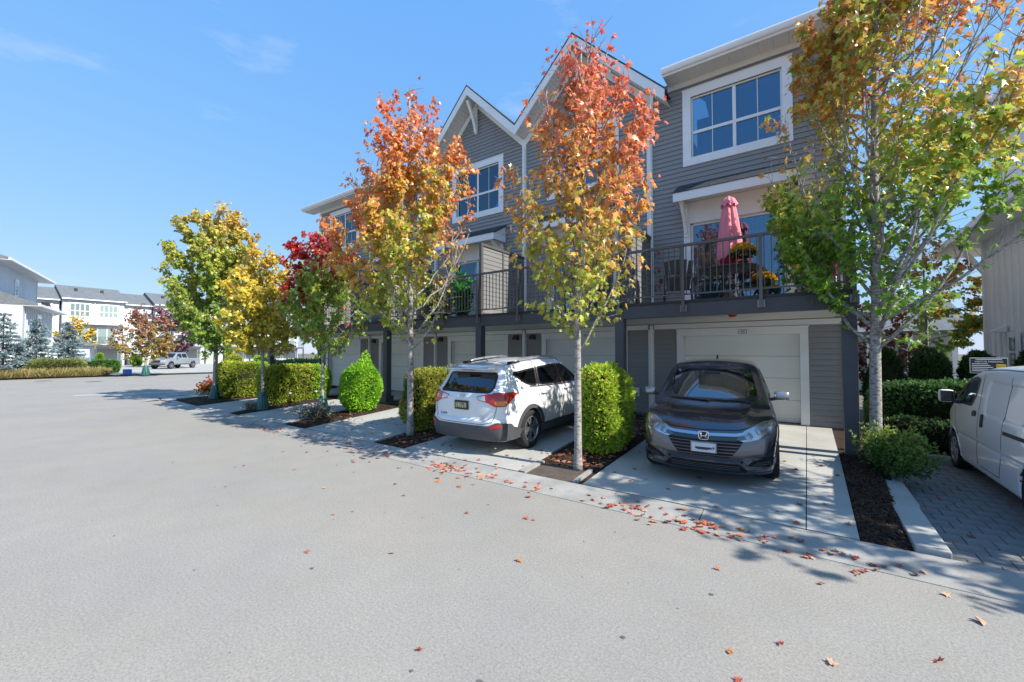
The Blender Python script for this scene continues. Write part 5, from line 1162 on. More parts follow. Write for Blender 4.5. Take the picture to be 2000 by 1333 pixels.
# ------------------------------------------------------------------ white cargo van
def van():
    root = empty('cargo_van', (0, 0, 0), 'white cargo van parked on the pavers at the right edge', 'van'); Ln = 4.73; xf, xr, wr = .86, 3.785, .302
    mp = mat('van_paint', (.86, .87, .88), .3, coat=.6)
    def body(x, y, z):
        y = np.abs(y); wp = .865-.22*np.clip((1.1-x)/1.1, 0, 1)**2.6-.05*np.clip((x-4.2)/.5, 0, 1)**2
        prof = curve(z, [(.12, .95), (.3, .98), (.55, 1.0), (.8, 1.0), (1.0, .985), (1.3, .935), (1.6, .87), (1.75, .83), (1.9, .77)])
        side = (y-wp*prof)*.96
        top = (z-curve(x, [(-.1, .75), (.05, .86), (.25, .98), (.6, 1.1), (.8, 1.19), (1.2, 1.47), (1.5, 1.63), (1.9, 1.71), (2.4, 1.745), (3.4, 1.755), (4.5, 1.74)])+.06*(y/.7)**2.4)*curve(x, [(.5, .9), (.8, .78), (1.3, .8), (1.9, .97)])
        front = (curve(z, [(.12, .16), (.3, .04), (.5, 0), (.7, .03), (.9, .12), (1.1, .4)])+.34*(y/.86)**2.8-x)*.94
        rear = x-(Ln-curve(z, [(.15, .08), (.4, 0), (1.0, .03), (1.8, .12)])-.06*(y/.85)**4)
        f = smax(smax(smax(smax(side, top, .09), front, .09), rear, .08), .2-z, .04)
        # pressed panel in the cargo side and a swage line
        pn = polysdf(x, z, PAN); dep = .012*np.clip(-pn/.03, 0, 1)
        return f+dep*(y > .5)+.008*np.exp(-((z-.62)/.02)**2)*(y > .6)
    PAN = rnd([(2.28, 1.02), (3.62, 1.05), (3.5, 1.5), (2.28, 1.52)], .1)
    Fo = body
    sw = [rnd([(1.0, 1.13), (1.12, 1.13), (1.3, 1.1), (1.78, 1.1), (1.92, 1.28), (1.95, 1.52), (1.74, 1.54), (1.5, 1.49), (1.22, 1.32)], .05)]
    ws = rnd([(-.66, 1.18), (.66, 1.18), (.58, 1.57), (-.58, 1.57)], .08)
    def F(x, y, z):
        f = Fo(x, y, z); ay = np.abs(y)
        for xw in (xf, xr):
            wl = smax(np.sqrt((x-xw)**2+(z-wr)**2)-.365, .58-ay, .02); f = np.maximum(f, -wl)
        cav = np.maximum(Fo(x, y, z)+.06, np.maximum(np.maximum(.75-z, .95-x), x-4.5)); f = np.maximum(f, -cav)
        return openings(f, Fo, x, y, z, sw, [(ws, lambda a: a-1.9)])
    carbody(root, F, Fo, Ln, [mp, M_inter], .026, H_=2.0)
    glass(root, Fo, ws, 'F', M_wglass, .05, 'windscreen')
    for s in 'LR':
        sg = 1 if s == 'L' else -1
        glass(root, Fo, sw[0], s, M_wglass, .05, 'side_window'); band('quarter_bar', Fo, [(1.36, 1.11), (1.4, 1.42)], .03, s, M_gasket, root, .006, False)
        band('door_gap', Fo, [(.98, 1.1), (1.02, .9), (1.12, .6), (1.25, .36), (1.3, .3)], .01, s, M_gasket, root, .0022, False); band('door_gap', Fo, [(2.06, 1.58), (2.1, 1.2), (2.08, .7), (2.0, .3)], .01, s, M_gasket, root, .0022, False)
        band('door_gap', Fo, [(2.95, .62), (3.0, 1.1), (3.02, 1.58)], .01, s, M_gasket, root, .0022, False); band('door_gap', Fo, [(2.1, .3), (2.8, .3), (2.92, .5), (2.95, .62)], .01, s, M_gasket, root, .0022, False)
        band('slide_rail', Fo, [(3.02, .9), (4.4, .92)], .045, s, M_black, root, .004, False)
        patch('door_handle', Fo, rnd([(1.86, .97), (2.0, .98), (2.0, 1.06), (1.87, 1.05)], .03), s, M_black, root, .014, .04); patch('sliding_handle', Fo, rnd([(2.24, .86), (2.3, .86), (2.31, 1.04), (2.25, 1.04)], .02), s, M_black, root, .02, .04)
        band('gutter', Fo, [(1.75, 1.635), (2.6, 1.665), (4.3, 1.665)], .014, s, M_gasket, root, .003, False); band('wheel_arch', Fo, [(xf+.375*math.cos(q), max(.22, wr+.375*math.sin(q))) for q in np.linspace(R(-5), R(185), 20)], .02, s, mp, root, .008, False)
        mb = MB(); a, b = sorted((sg*.9, sg*1.08)); mb.cbox((1.12, a, 1.1), (1.24, b, 1.3), .045); mir = mb.build('door_mirror', mp, root, True); mg = MB().cbox((1.235, a+.015, 1.115), (1.25, b-.015, 1.285), .012); mg.build('mirror_glass', mat('dark_mirror', (.05, .055, .065), .05, .6), mir)
        MB().cbox((1.16, min(sg*.78, sg*.92), 1.09), (1.3, max(sg*.78, sg*.92), 1.15), .02).build('mirror_arm', M_black, root)
        hl = patch('head_lamp', Fo, rnd([(sg*.42, .72), (sg*.72, .8), (sg*.78, .98), (sg*.6, .95)], .03), 'F', M_clearlens, root, .006)
        for xw in (xf, xr):
            e = wheel(root, xw, sg*.765, wr, wr, .19, 6, sg, M_hubcap, twin=False, rimr=.67); r0 = wr*.66; cov = MB()
            for i in range(7):
                a0 = 6.2832*i/7; ps = [(r0*.2, -.2), (r0*.97, -.16), (r0*.97, .2), (r0*.25, .12)]; cov.prism([(xw+r*math.cos(a0+a), wr+r*math.sin(a0+a)) for r, a in ps], sg*.765+sg*.078, sg*.765+sg*.088, 'y')
            cov.build('hubcap', M_hubcap, e)
    mi = mat('van_fabric', (.07, .07, .075), .9)
    for y in (-.38, .38): seat(root, 1.75, y, .72, mi)
    MB().cbox((.98, -.7, .95), (1.35, .7, 1.12), .05).build('dashboard', M_inter, root, True)
    ring = [(1.55, -.38+.19*math.cos(a), 1.08+.17*math.sin(a)) for a in np.linspace(0, 6.2832, 25)]; MB().tube(ring, .014, 6, cap=False).build('steering_wheel', M_inter, root, True)
    patch('front_bumper', Fo, rnd([(-.8, .25), (.8, .25), (.8, .45), (-.8, .45)], .05), 'F', M_clad, root, .01)
    for sg in (-1, 1):
        patch('rear_window', Fo, rnd([(sg*.06, 1.08), (sg*.62, 1.08), (sg*.57, 1.5), (sg*.06, 1.5)], .06), 'B', M_gasket, root, .004); patch('tail_lamp', Fo, rnd([(sg*.72, .72), (sg*.81, .72), (sg*.79, 1.1), (sg*.71, 1.1)], .02), 'B', M_redlens, root, .01)
        band('rear_door_gap', Fo, [(sg*.02, 1.62), (sg*.6, 1.6), (sg*.68, 1.1), (sg*.69, .48), (sg*.02, .46)], .01, 'B', M_gasket, root, .0025, False)
    band('rear_door_gap', Fo, [(0, .46), (0, 1.62)], .012, 'B', M_gasket, root, .0025, False); patch('rear_bumper', Fo, rnd([(-.8, .22), (.8, .22), (.8, .42), (-.8, .42)], .05), 'B', M_clad, root, .015)
    S, _ = project(Fo, [(-.35, .7)], 'B'); MB().cbox((S[0][0]-.005, -.51, .63), (S[0][0]+.02, -.19, .77), .004).build('number_plate', M_trim, root)
    return root
# ------------------------------------------------------------------ silver pickup far away
def pickup():
    root = empty('pickup_truck', (0, 0, 0), 'silver pickup truck parked across the street, far left', 'truck'); xf, xr, wr = .95, 4.2, .38; Ln = 5.3
    mp = mat('silver_paint', (.3, .33, .36), .3, .3, coat=.6)
    def Fo(x, y, z):
        y = np.abs(y); low = smax(smax((y-.93+.1*np.clip((.7-x)/.7, 0, 1)**2), np.maximum(.2*(y/.9)**3-x, x-Ln), .08), np.maximum(.42-z, z-curve(x, [(0, .95), (.3, 1.05), (1.4, 1.15), (1.8, 1.13), (5.3, 1.12)])), .06)
        up = smax(smax(y-(.86-np.maximum(z-1.1, 0)*.35), np.maximum((1.25+(z-1.05)*1.25-x)*.6, (x-3.6+(z-1.1)*.25)), .05), np.maximum(z-1.8+.05*y*y, .95-z), .06); return smin(low, up, .04)
    def F(x, y, z):
        f = Fo(x, y, z); ay = np.abs(y)
        for xw in (xf, xr): f = np.maximum(f, -smax(np.sqrt((x-xw)**2+(z-wr)**2)-.46, .6-ay, .03))
        return np.maximum(f, -np.maximum(np.maximum(3.72-x, x-5.2), np.maximum(ay-.78, .75-z)))
    carbody(root, F, Fo, Ln, [mp, mp], .05)
    for s in 'LR':
        sg = 1 if s == 'L' else -1
        patch('side_window', Fo, rnd([(1.75, 1.2), (2.6, 1.2), (2.6, 1.65), (2.15, 1.65)], .05), s, M_gasket, root, .006, .1); patch('side_window', Fo, rnd([(2.7, 1.2), (3.4, 1.2), (3.35, 1.65), (2.7, 1.65)], .05), s, M_gasket, root, .006, .1)
        band('sill_trim', Fo, [(1.5, .5), (3.6, .5)], .1, s, M_clad, root, .01, False); patch('head_lamp', Fo, rnd([(sg*.5, .78), (sg*.82, .8), (sg*.82, .95), (sg*.5, .92)], .02), 'F', M_clearlens, root, .01)
        for xw in (xf, xr): wheel(root, xw, sg*.83, wr, wr, .26, 6, sg, M_alloy)
        mb = MB(); a, b = sorted((sg*.95, sg*1.15)); mb.cbox((1.65, a, 1.15), (1.75, b, 1.35), .02).build('door_mirror', mp, root)
    patch('windscreen', Fo, rnd([(-.65, 1.22), (.65, 1.22), (.58, 1.68), (-.58, 1.68)], .06), 'F', M_gasket, root, .006, .1); patch('grille', Fo, rnd([(-.45, .68), (.45, .68), (.45, .95), (-.45, .95)], .03), 'F', M_black, root, .01, .1); patch('front_bumper', Fo, rnd([(-.85, .45), (.85, .45), (.85, .62), (-.85, .62)], .03), 'F', M_clad, root, .03, .1)
    return root
SUV = place(suv(), (-5.13, 5.62+4.57, zg(10.19)+.005), 90, .034)
HRV = place(crossover(), (-1.14, 6.03, zg(6.03)+.005), -84.5, -.034)
VAN = place(van(), (1.95+.865, 9.85+.86, -.014), 90, 0)
PICK = place(pickup(), (-56.5, 14.0, .1), -52, 0)
# ================================================================== balcony furniture
DZ = 2.957
M_pink = mat('umbrella_cloth', (.8, .24, .29), .8, var=.08, vscale=4)
M_redc = mat('red_cloth', (.55, .03, .05), .7)
M_dkpl = mat('dark_grey_plastic', (.05, .055, .06), .5)
def umbrella(x, y):
    root = empty('parasol', (x, y, DZ), 'closed pink parasol standing on the balcony of number 44', 'parasol')
    n = 48; prof = [(.035, 5.36, .0), (.11, 5.3, .3), (.15, 5.19, .6), (.17, 5.14, .7)]
    def skin(prof, name, m, k=8):
        mb = MB()
        for r, z, a in prof:
            for i in range(n):
                t = 6.2832*i/n; q = r*(1+.16*a*math.cos(k*t+z*1.2)+.05*a*math.sin(3*t)); mb.v.append((x+q*math.cos(t), y+q*math.sin(t), z+.035*a*math.cos(k*t)))
        for j in range(len(prof)-1):
            for i in range(n): mb.f.append((j*n+i, j*n+(i+1) % n, (j+1)*n+(i+1) % n, (j+1)*n+i)); mb.m.append(0)
        return mb.build(name, m, root, True)
    skin(prof, 'top_vent', M_pink); skin([(.1, 5.2, .5), (.12, 5.1, .8), (.165, 4.8, 1), (.205, 4.4, 1), (.235, 4.1, 1), (.23, 3.98, 1.1)], 'canopy', M_pink); skin([(.215, 4.05, 1), (.17, 3.9, 1.2), (.05, 3.8, .5)], 'inner_lining', M_redc)
    MB().tube([(x, y, DZ+.06), (x, y, 5.38)], .02, 10).build('pole', M_alloy, root, True); MB().lathe([(.001, DZ+.1), (.05, DZ+.09), (.22, DZ+.05), (.24, DZ), (.001, DZ)], 20, c=(x, y, 0)).build('base', M_stone, root, True)
umbrella(-1.36, 10.28)
t = empty('patio_table', (-1.3, 10.0, DZ), 'round dark patio table under the pink parasol', 'table')
MB().lathe([(.001, 3.66), (.56, 3.66), (.58, 3.675), (.58, 3.69), (.56, 3.7), (.001, 3.7)], 32, c=(-1.3, 10.0, 0)).build('table_top', M_dkpl, t, True)
for k in range(4):
    a = .6+k*1.571; c, s_ = math.cos(a), math.sin(a)
    MB().tube([(-1.3+.46*c, 10+.46*s_, 3.66), (-1.3+.3*c, 10+.3*s_, 3.5), (-1.3+.2*c, 10+.2*s_, 3.3), (-1.3+.26*c, 10+.26*s_, 3.1), (-1.3+.46*c, 10+.46*s_, DZ)], .014, 7).build('leg', M_dkpl, t, True)
ring = [(-1.3+.22*math.cos(a), 10+.22*math.sin(a), 3.32) for a in np.linspace(0, 6.2832, 20)]; MB().tube(ring, .01, 6, cap=False).build('brace_ring', M_dkpl, t)
def adirondack(x, y, rz):
    r = empty('garden_chair', (x, y, DZ), 'dark grey slatted garden chair seen from behind on the balcony', 'chair', rz=rz); ORG[r.name] = Vector((0, 0, 0))
    for k in range(5):
        u = -.22+k*.11; h = .95-.9*u*u
        MB().bar((u*.8, .22, .32), (u*1.15, .45, h), .1, .018, up=(0, 1, 0)).build('back_slat', M_dkpl, r)
    for k in range(5): MB().bar((-.27, -.25+k*.1, .38-k*.015), (.27, -.25+k*.1, .38-k*.015), .085, .02).build('seat_slat', M_dkpl, r)
    for sg in (-1, 1):
        MB().cbox((sg*.34-.06, -.3, .55), (sg*.34+.06, .35, .575), .01).build('arm', M_dkpl, r); MB().box((sg*.3-.02, -.28, 0), (sg*.3+.02, -.2, .55)).build('leg', M_dkpl, r); MB().bar((sg*.28, -.25, .36), (sg*.28, .42, .02), .03, .09).build('leg', M_dkpl, r); MB().bar((sg*.31, .3, .55), (sg*.31, .36, .2), .03, .05).build('arm_support', M_dkpl, r)
    MB().bar((-.3, .42, .6), (.3, .42, .6), .03, .06).build('back_rail', M_dkpl, r)
    return r
adirondack(-2.36, 9.85, R(195))
lc = empty('lawn_chair', (.25, 9.9, DZ), 'red and black folding chair at the right end of the balcony', 'chair')
MB().cbox((.02, 9.75, DZ+.4), (.48, 10.15, DZ+.44), .012).build('seat', M_redc, lc); MB().bar((.02, 10.15, DZ+.44), (.0, 10.35, DZ+.9), .04, .03).build('back_frame', M_redc, lc); MB().bar((.48, 10.15, DZ+.44), (.5, 10.35, DZ+.9), .04, .03).build('back_frame', M_redc, lc); MB().cbox((.04, 10.2, DZ+.5), (.46, 10.3, DZ+.88), .02).build('back_rest', M_black, lc)
for xx in (.03, .47):
    MB().tube([(xx, 9.72, DZ), (xx, 9.85, DZ+.35), (xx, 10.2, DZ+.5)], .011, 6).build('leg', M_alloy, lc); MB().tube([(xx, 10.2, DZ), (xx, 9.95, DZ+.35), (xx, 9.75, DZ+.5)], .011, 6).build('leg', M_alloy, lc)
def potted(label, x, y, z, pr, ph, fol, cat='potted plant', name='potted_plant', seed=3):
    rng = np.random.RandomState(seed); r = empty(name, (x, y, z), label, cat, 'plants on the balconies')
    MB().lathe([(.001, z), (pr*.75, z), (pr, z+ph), (pr*1.06, z+ph), (pr*1.06, z+ph-.03)], 18, c=(x, y, 0)).build('pot', M_dkpl, r, True)
    P, N, S_, C, m, wd = fol(rng); link('foliage', sprays(P, N, S_, C, rng, 'foliage', m, .3, wd, 3, .6), r)['kind'] = 'stuff'; return r
def mums(rng):
    n = 900; d = norm(rng.randn(n, 3)); d[:, 2] = np.abs(d[:, 2])*1.1-.25; d = norm(d); P = d*np.array([.23, .23, .2])+np.array([0, 0, .27]); top = d[:, 2] > .12; C = np.where(top[:, None], lin((.75, .42, .01)), lin((.06, .1, .04))); return P, d, np.full(n, .045), C, M_hleaf, .8
def tall(cl):
    def f(rng):
        n = 260; P = rng.randn(n, 3)*np.array([.1, .1, .3])+np.array([0, 0, .7]); return P, norm(rng.randn(n, 3)+np.array([0, 0, .5])), np.full(n, .28), np.tile(lin(cl), (n, 1)), M_hleaf, .25
    return f
potted('yellow chrysanthemum in a pot on the patio table', -1.06, 9.95, 3.702, .1, .12, mums)
potted('yellow chrysanthemum on the balcony floor behind the table', -.75, 10.6, DZ+.2, .1, .12, mums, seed=5)
potted('tall green leafy plant by the third patio door', -9.05, 9.9, DZ, .14, .25, tall((.04, .2, .03)), seed=6)
potted('tall dry grass pot on the third balcony', -9.75, 9.75, DZ, .13, .25, tall((.28, .24, .12)), seed=7)
potted('low green planter on the third balcony', -10.3, 9.8, DZ, .14, .22, tall((.08, .16, .05)), seed=8)
def grillcover(x, y, label, m):
    g = empty('covered_grill', (x, y, DZ), label, 'grill cover', 'covered things on the balconies'); mb = MB(); mb.cbox((x-.6, y-.3, DZ), (x+.6, y+.3, DZ+1.0), .05); mb.v = [(x+(q[0]-x)*(1.04-.12*(q[2]-DZ)), y+(q[1]-y)*(1.04-.12*(q[2]-DZ)), q[2]) for q in mb.v]; mb.build('cover', m, g); MB().cbox((x-.4, y-.2, DZ+1.0), (x+.4, y+.2, DZ+1.18), .08).build('lid_hump', m, g, True)
grillcover(-17.0, 9.9, 'pale covered grill on the leftmost balcony', mat('pale_canvas', (.55, .56, .58), .8)); grillcover(-13.2, 10.3, 'blue grey covered box on the fourth balcony', mat('blue_canvas', (.12, .16, .22), .8))
for k, (z, lb) in enumerate(((4.55, 'upper'), (4.1, 'middle'), (3.65, 'lower'))):
    g = empty('wall_ornament', (-3.28, 11.25, z), f'{lb} pink wall ornament beside the downspout at number 44', 'ornament', 'wall ornaments'); MB().tube([(-3.28, 11.3, z-.1), (-3.28, 11.22, z), (-3.2, 11.2, z+.06), (-3.16, 11.2, z)], .006, 5).build('hook', M_black, g); MB().lathe([(.001, -.06), (.03, -.03), (.035, 0), (.015, .03), (.001, .035)], 10, c=(-3.16, 11.2, z-.02)).build('blossom', M_redc, g, True)
hp = [(-2.75+.2*math.sin(k*.9)+.06*k*.3, 9.0+.12*k, zg(9+.12*k)+.03) for k in range(16)]
tag(MB().tube([(x, y, z) for x, y, z in hp], .012, 6).build('garden_hose', mat('green_hose', (.02, .16, .06), .5), loc=hp[0]), 'green garden hose lying beside the garage of number 44', 'hose')
tag(MB().tube([(-12.0+.12*k, 8.9+.1*math.sin(k), zg(8.9)+.03) for k in range(12)], .014, 6).build('garden_hose', MATS['green_hose'], loc=(-12, 8.9, .15)), 'green garden hose by the fourth garage', 'hose')
for k, (x, y) in enumerate(((-14.62, 7.3), (-14.6, 8.2))):
    g = empty('garden_light', (x, y, .1), ['small solar light left in front of the long golden hedge', 'small solar light right in front of the long golden hedge'][k], 'garden light', 'solar lights'); MB().tube([(x, y, .08), (x, y, .42)], .012, 6).build('stake', M_black, g); MB().lathe([(.001, .5), (.06, .49), (.065, .46), (.03, .42)], 12, c=(x, y, 0)).build('lamp_head', M_clearlens, g, True)
# ---- visitor parking sign
sg_ = empty('parking_sign', (2.66, 11.05, 0), 'dark visitor parking sign with a yellow panel above the hedge', 'sign')
MB().cbox((2.63, 11.06, 0), (2.69, 11.12, 1.72), .006).build('sign_post', M_alloy, sg_); MB().cbox((2.43, 11.02, 1.506), (2.89, 11.05, 1.784), .006).build('sign_edge', M_trim, sg_); MB().box((2.435, 11.014, 1.512), (2.885, 11.019, 1.778)).build('sign_face', mat('sign_navy', (.012, .016, .03), .5), sg_); MB().box((2.75, 11.008, 1.58), (2.865, 11.012, 1.675)).build('yellow_panel', mat('sign_yellow', (.65, .42, .02), .5), sg_); MB().box((2.75, 11.008, 1.53), (2.865, 11.012, 1.565)).build('pale_panel', M_trim, sg_)
def stext(s, size, x, z, m=None, al='CENTER'): text('lettering', s, size, m or M_trim, sg_, Matrix.Translation(Vector((x, 11.008, z))-ORG[sg_.name]) @ Matrix.Rotation(R(90), 4, 'X'), align=al)
stext('VISITOR PARKING', .043, 2.66, 1.715); stext('TOW AWAY', .02, 2.808, 1.63, M_black)
for k in range(5): MB().box((2.45, 11.0085, 1.672-k*.032), (2.45+.2+.03*((k*7) % 3), 11.0125, 1.682-k*.032)).build('text_line', M_trim, sg_)
MB().box((2.5, 11.0085, 1.752), (2.82, 11.0125, 1.764)).build('text_line', M_trim, sg_); MB().cbox((2.55, 11.04, 1.3), (2.78, 11.06, 1.47), .004).build('lower_plate', M_trim, sg_)
# ================================================================== fallen leaves
rl = np.random.RandomState(99)
def fallmat(name, stops):
    m, t, p = nodes(name); N = t.nodes.new; L = t.links.new; oi = N('ShaderNodeObjectInfo'); r = N('ShaderNodeValToRGB'); r.color_ramp.elements[0].color = (*stops[0], 1); r.color_ramp.elements[1].color = (*stops[-1], 1)
    for i, s in enumerate(stops[1:-1]): e = r.color_ramp.elements.new((i+1)/(len(stops)-1)); e.color = (*s, 1)
    L(oi.outputs['Random'], r.inputs[0]); L(r.outputs[0], p.inputs['Base Color']); p.inputs['Roughness'].default_value = .6; return m
M_fall = fallmat('fallen_leaf', [(.32, .05, .035), (.5, .1, .05), (.55, .22, .1), (.5, .3, .2), (.42, .12, .08), (.25, .09, .07), (.58, .2, .04)])
def leafobj(cu):
    rng = np.random.RandomState(int(cu*100)); o = LEAF_HI.copy(); x, y = o[:, 0], o[:, 1]-.4; z = cu*.35*(x*x+y*y)+.05*rng.randn(len(o)); V = np.concatenate([[(0, 0, .02)], np.stack([x, y, z], 1)]); k = len(o)
    F = np.array([(0, i+1, (i+1) % k+1) for i in range(k)]); return nmesh('fallen_leaf', V, F, M_fall)
LM = [leafobj(c) for c in (.2, .5, .8, 1.1)]
def gz(x, y):
    if y < YK0: return .0
    if y < YK1: return np.interp(y, [YK0, YK0+.24, YK0+.34, YK1], [.006, .012, .03, .052])
    if x > 1.05: return -.014
    return zg(y)
spots = []
drift = [(1.3-13*rl.rand()**1.2, 4.9+.08*rl.randn(), .12+.35*rl.rand()) for _ in range(34)]
for _ in range(280):      # drifts along the gutter
    cx_, cy_, sd_ = drift[rl.randint(34)]; spots.append((cx_+rl.randn()*sd_, cy_+rl.randn()*.075+.05*abs(rl.randn())*rl.randint(-1, 2)))
for _ in range(40): spots.append((1.2-12*rl.rand(), 4.85+rl.randn()*.2))
for _ in range(200): spots.append((-3.55+.95*rl.rand(), 5.95+4*rl.rand()**1.4))          # bed by the slim tree
for _ in range(110): spots.append((-7.2+.95*rl.rand(), 5.4+2.2*rl.rand()))
for _ in range(46): spots.append((-2.5+2.9*rl.rand(), 5.4+3.2*rl.rand()))
for _ in range(40): spots.append((-6.2+2.5*rl.rand(), 5.35+1.3*rl.rand()))
for _ in range(22): spots.append((-9.8+2.4*rl.rand(), 5.4+2*rl.rand()))
for _ in range(36): spots.append((-9+10*rl.rand(), 4.6-3.2*rl.rand()**2.6))
for _ in range(14): spots.append((1.2+1.6*rl.rand(), 5.4+3*rl.rand()))
for _ in range(30): spots.append((-11.0+1.4*rl.rand(), 5.5+1.6*rl.rand()))
spots += [(-3.85, 2.1), (-.66, 4.0), (-.42, 2.95), (.45, 2.05), (-.35, 2.72), (.1, 3.2), (.02, 2.45)]
def show(p): return 1/((p[0])**2+p[1]**2)
spots.sort(key=show, reverse=True)
LBL = {'road': 'fallen maple leaf lying on the asphalt road', 'kerb': 'fallen maple leaf in the drift along the kerb', 'drive': 'fallen maple leaf lying on a concrete driveway', 'bed': 'fallen maple leaf lying on a mulched bed', 'paver': 'fallen maple leaf lying on the dark pavers'}
rest = []
for k, (x, y) in enumerate(spots):
    z = gz(x, y)+.004; s = (.042+.038*rl.rand())*(.8 if y < 4 else 1); where = 'road' if y < 4.62 else 'kerb' if y < YK1 else 'paver' if x > 1.05 else 'bed' if (-3.7 < x < -2.58 or -7.3 < x < -6.3 or x < -9.9 or x > .42) else 'drive'
    if where == 'bed': z += .035
    rot = (rl.randn()*.22, rl.randn()*.22, rl.rand()*6.28)
    if k < 300:
        o = link('fallen_leaf', LM[k % 4], None, (x, y, z+.008), rot, (s, s, s)); tag(o, LBL[where], 'leaf', 'fallen leaves '+{'road': 'on the road', 'kerb': 'along the kerb', 'drive': 'on the driveways', 'bed': 'on the beds', 'paver': 'on the pavers'}[where])
    else: rest.append((x, y, z, s, rl.rand()*6.28))
A = np.array(rest); n = len(A); P = A[:, :3]+np.array([0, 0, .008]); tip = np.stack([np.cos(A[:, 4]), np.sin(A[:, 4]), rl.randn(n)*.2], 1); nor = np.array([0, 0, 1.])+rl.randn(n, 3)*.25
cs = np.array([(.32, .05, .035), (.5, .1, .05), (.55, .22, .1), (.5, .3, .2), (.3, .1, .08)])[rl.randint(5, size=n)]
tag(link('leaf_litter', leaves_mesh('leaf_litter', P, tip, nor, A[:, 3], cs, M_leaf, LEAF_LO, rng=rl)), 'thin litter of red and tan leaves farther along the kerb', 'leaves', kind='stuff')
# ================================================================== neighbouring and far buildings
M_white = mat('white_siding', (.6, .62, .65), .6, var=.05, vscale=.8)
M_pale = mat('pale_blue_siding', (.5, .56, .63), .6, var=.06, vscale=.8)
M_froof = mat('grey_shingle_roof', (.15, .165, .18), .9, spec=.2, var=.15, vscale=1.5, fine=.2, bscale=9)
M_pane = mat('far_pane', (.16, .22, .22), .08, coat=.5)
M_curtp = mat('curtained_pane', (.24, .33, .32), .2, coat=.5)
M_gfar = mat('far_garage_door', (.36, .38, .38), .6)
FX = -80.
def fwin(root, y0, y1, z0, z1, x, cols=2, rows=(0, .4, 1), m=None, name='window', frame=.14):
    wf = MB().box((x, y0-frame, z0-frame), (x+.06, y1+frame, z1+frame)).build(name, M_trim, root); ys = np.linspace(y0, y1, cols+1)
    for i in range(cols):
        for j in range(len(rows)-1): MB().box((x+.061, ys[i]+.04, z0+(z1-z0)*rows[j]+.04), (x+.075, ys[i+1]-.04, z0+(z1-z0)*rows[j+1]-.04)).build('pane', m or M_pane, wf)
def farpair(y0, label):
    y1 = y0+6.0; yc = (y0+y1)/2; r = empty('white_townhouse', (FX, yc, .35), label, 'house', 'white townhouses across the street')
    MB().box((FX-9, y0, .1), (FX, y1, 5.95)).build('wall', M_white, r); MB().box((FX-9, y0, 5.951), (FX+.7, y1, 8.95)).build('upper_wall', M_white, r); MB().box((FX, y0, 5.7), (FX+.72, y1, 5.95)).build('bay_skirt', M_white, r)
    rf = MB(); rf.prism([(FX+1.1, 8.95), (FX+1.1, 9.08), (FX-4.2, 11.25), (FX-9.5, 9.08), (FX-9.5, 8.95)], y0-.15, y1+.25, 'y'); rf.v = [(q[0], q[1], q[2]) for q in rf.v]; rf.build('roof', M_froof, r)
    MB().box((FX+1.1, y0-.15, 8.93), (FX+1.22, y1+.25, 9.07)).build('gutter', M_trim, r)
    for k, yy in enumerate((y0+1.6, y0+4.4)):
        fwin(r, yy-.92, yy+.92, 6.75, 8.45, FX+.7, 4, (0, .42, 1), M_pane if k == 0 else M_curtp); fwin(r, yy-.95, yy+.95, 3.05, 5.25, FX, 2, (0, 1), M_curtp, 'patio_door', .1)
        gd = MB().box((FX-.05, yy-1.1, .35), (FX+.02, yy+1.1, 2.35)).build('garage_door', M_gfar, r); MB().box((FX, yy-1.25, .35), (FX+.05, yy-1.11, 2.45)).build('door_trim', M_trim, r); MB().box((FX, yy+1.11, .35), (FX+.05, yy+1.25, 2.45)).build('door_trim', M_trim, r)
        for j in range(4): MB().box((FX+.021, yy-1.09, .36+j*.5), (FX+.035, yy+1.09, .845+j*.5)).build('door_section', M_gfar, gd)
    bl = MB().box((FX+.002, y0, 2.6), (FX+2.2, y1, 2.85)).build('balcony', M_dark, r); MB().box((FX+2.15, y0, 3.95), (FX+2.2, y1, 4.0)).build('top_rail', M_rail, bl); MB().box((FX+2.165, y0, 2.86), (FX+2.19, y1, 3.94)).build('rail_glass', glassmat('rail_haze', (.86, .88, .9), .04), bl)
    for k in range(5): MB().box((FX+2.15, y0+k*1.5, 2.86), (FX+2.21, y0+k*1.5+.05, 3.95)).build('rail_post', M_rail, bl)
    MB().box((FX+.1, yc-.04, 2.86), (FX+2.1, yc+.04, 4.6)).build('privacy_screen', M_dark, bl); MB().tube([(FX+.78, yc, 5.7), (FX+.78, yc, 8.9)], .05, 6).build('downspout', M_trim, r)
    for yy in (y0, yc, y1-.02): MB().box((FX+2.0, yy-.09, .1), (FX+2.18, yy+.09, 2.6)).build('post', M_dark, r)
    for yy in (y0+1.4, y0+4.0): MB().box((FX-2.2, yy, 10.2), (FX-1.9, yy+.3, 10.75)).build('roof_vent', M_black, r)
    return r
def farlink(y0, y1, label):
    r = empty('white_townhouse', (FX, (y0+y1)/2, .35), label, 'house', 'white townhouses across the street'); MB().box((FX-9, y0, .1), (FX-.3, y1, 8.75)).build('wall', M_white, r)
    MB().prism([(FX+.2, 8.75), (FX+.2, 8.86), (FX-4.5, 10.85), (FX-9.3, 8.75)], y0, y1, 'y').build('roof', M_froof, r); MB().box((FX+.2, y0, 8.72), (FX+.3, y1, 8.85)).build('gutter', M_trim, r)
    for f in (.27, .75):
        yy = y0+(y1-y0)*f; fwin(r, yy-.25, yy+.25, 6.75, 8.15, FX-.3, 2, (0, .5, 1)); fwin(r, yy-.25, yy+.25, 3.5, 5.0, FX-.3, 1, (0, 1), M_curtp)
    MB().box((FX-.3, y0+.3, .35), (FX-.26, y1-.3, 2.3)).build('garage_door', M_gfar, r)
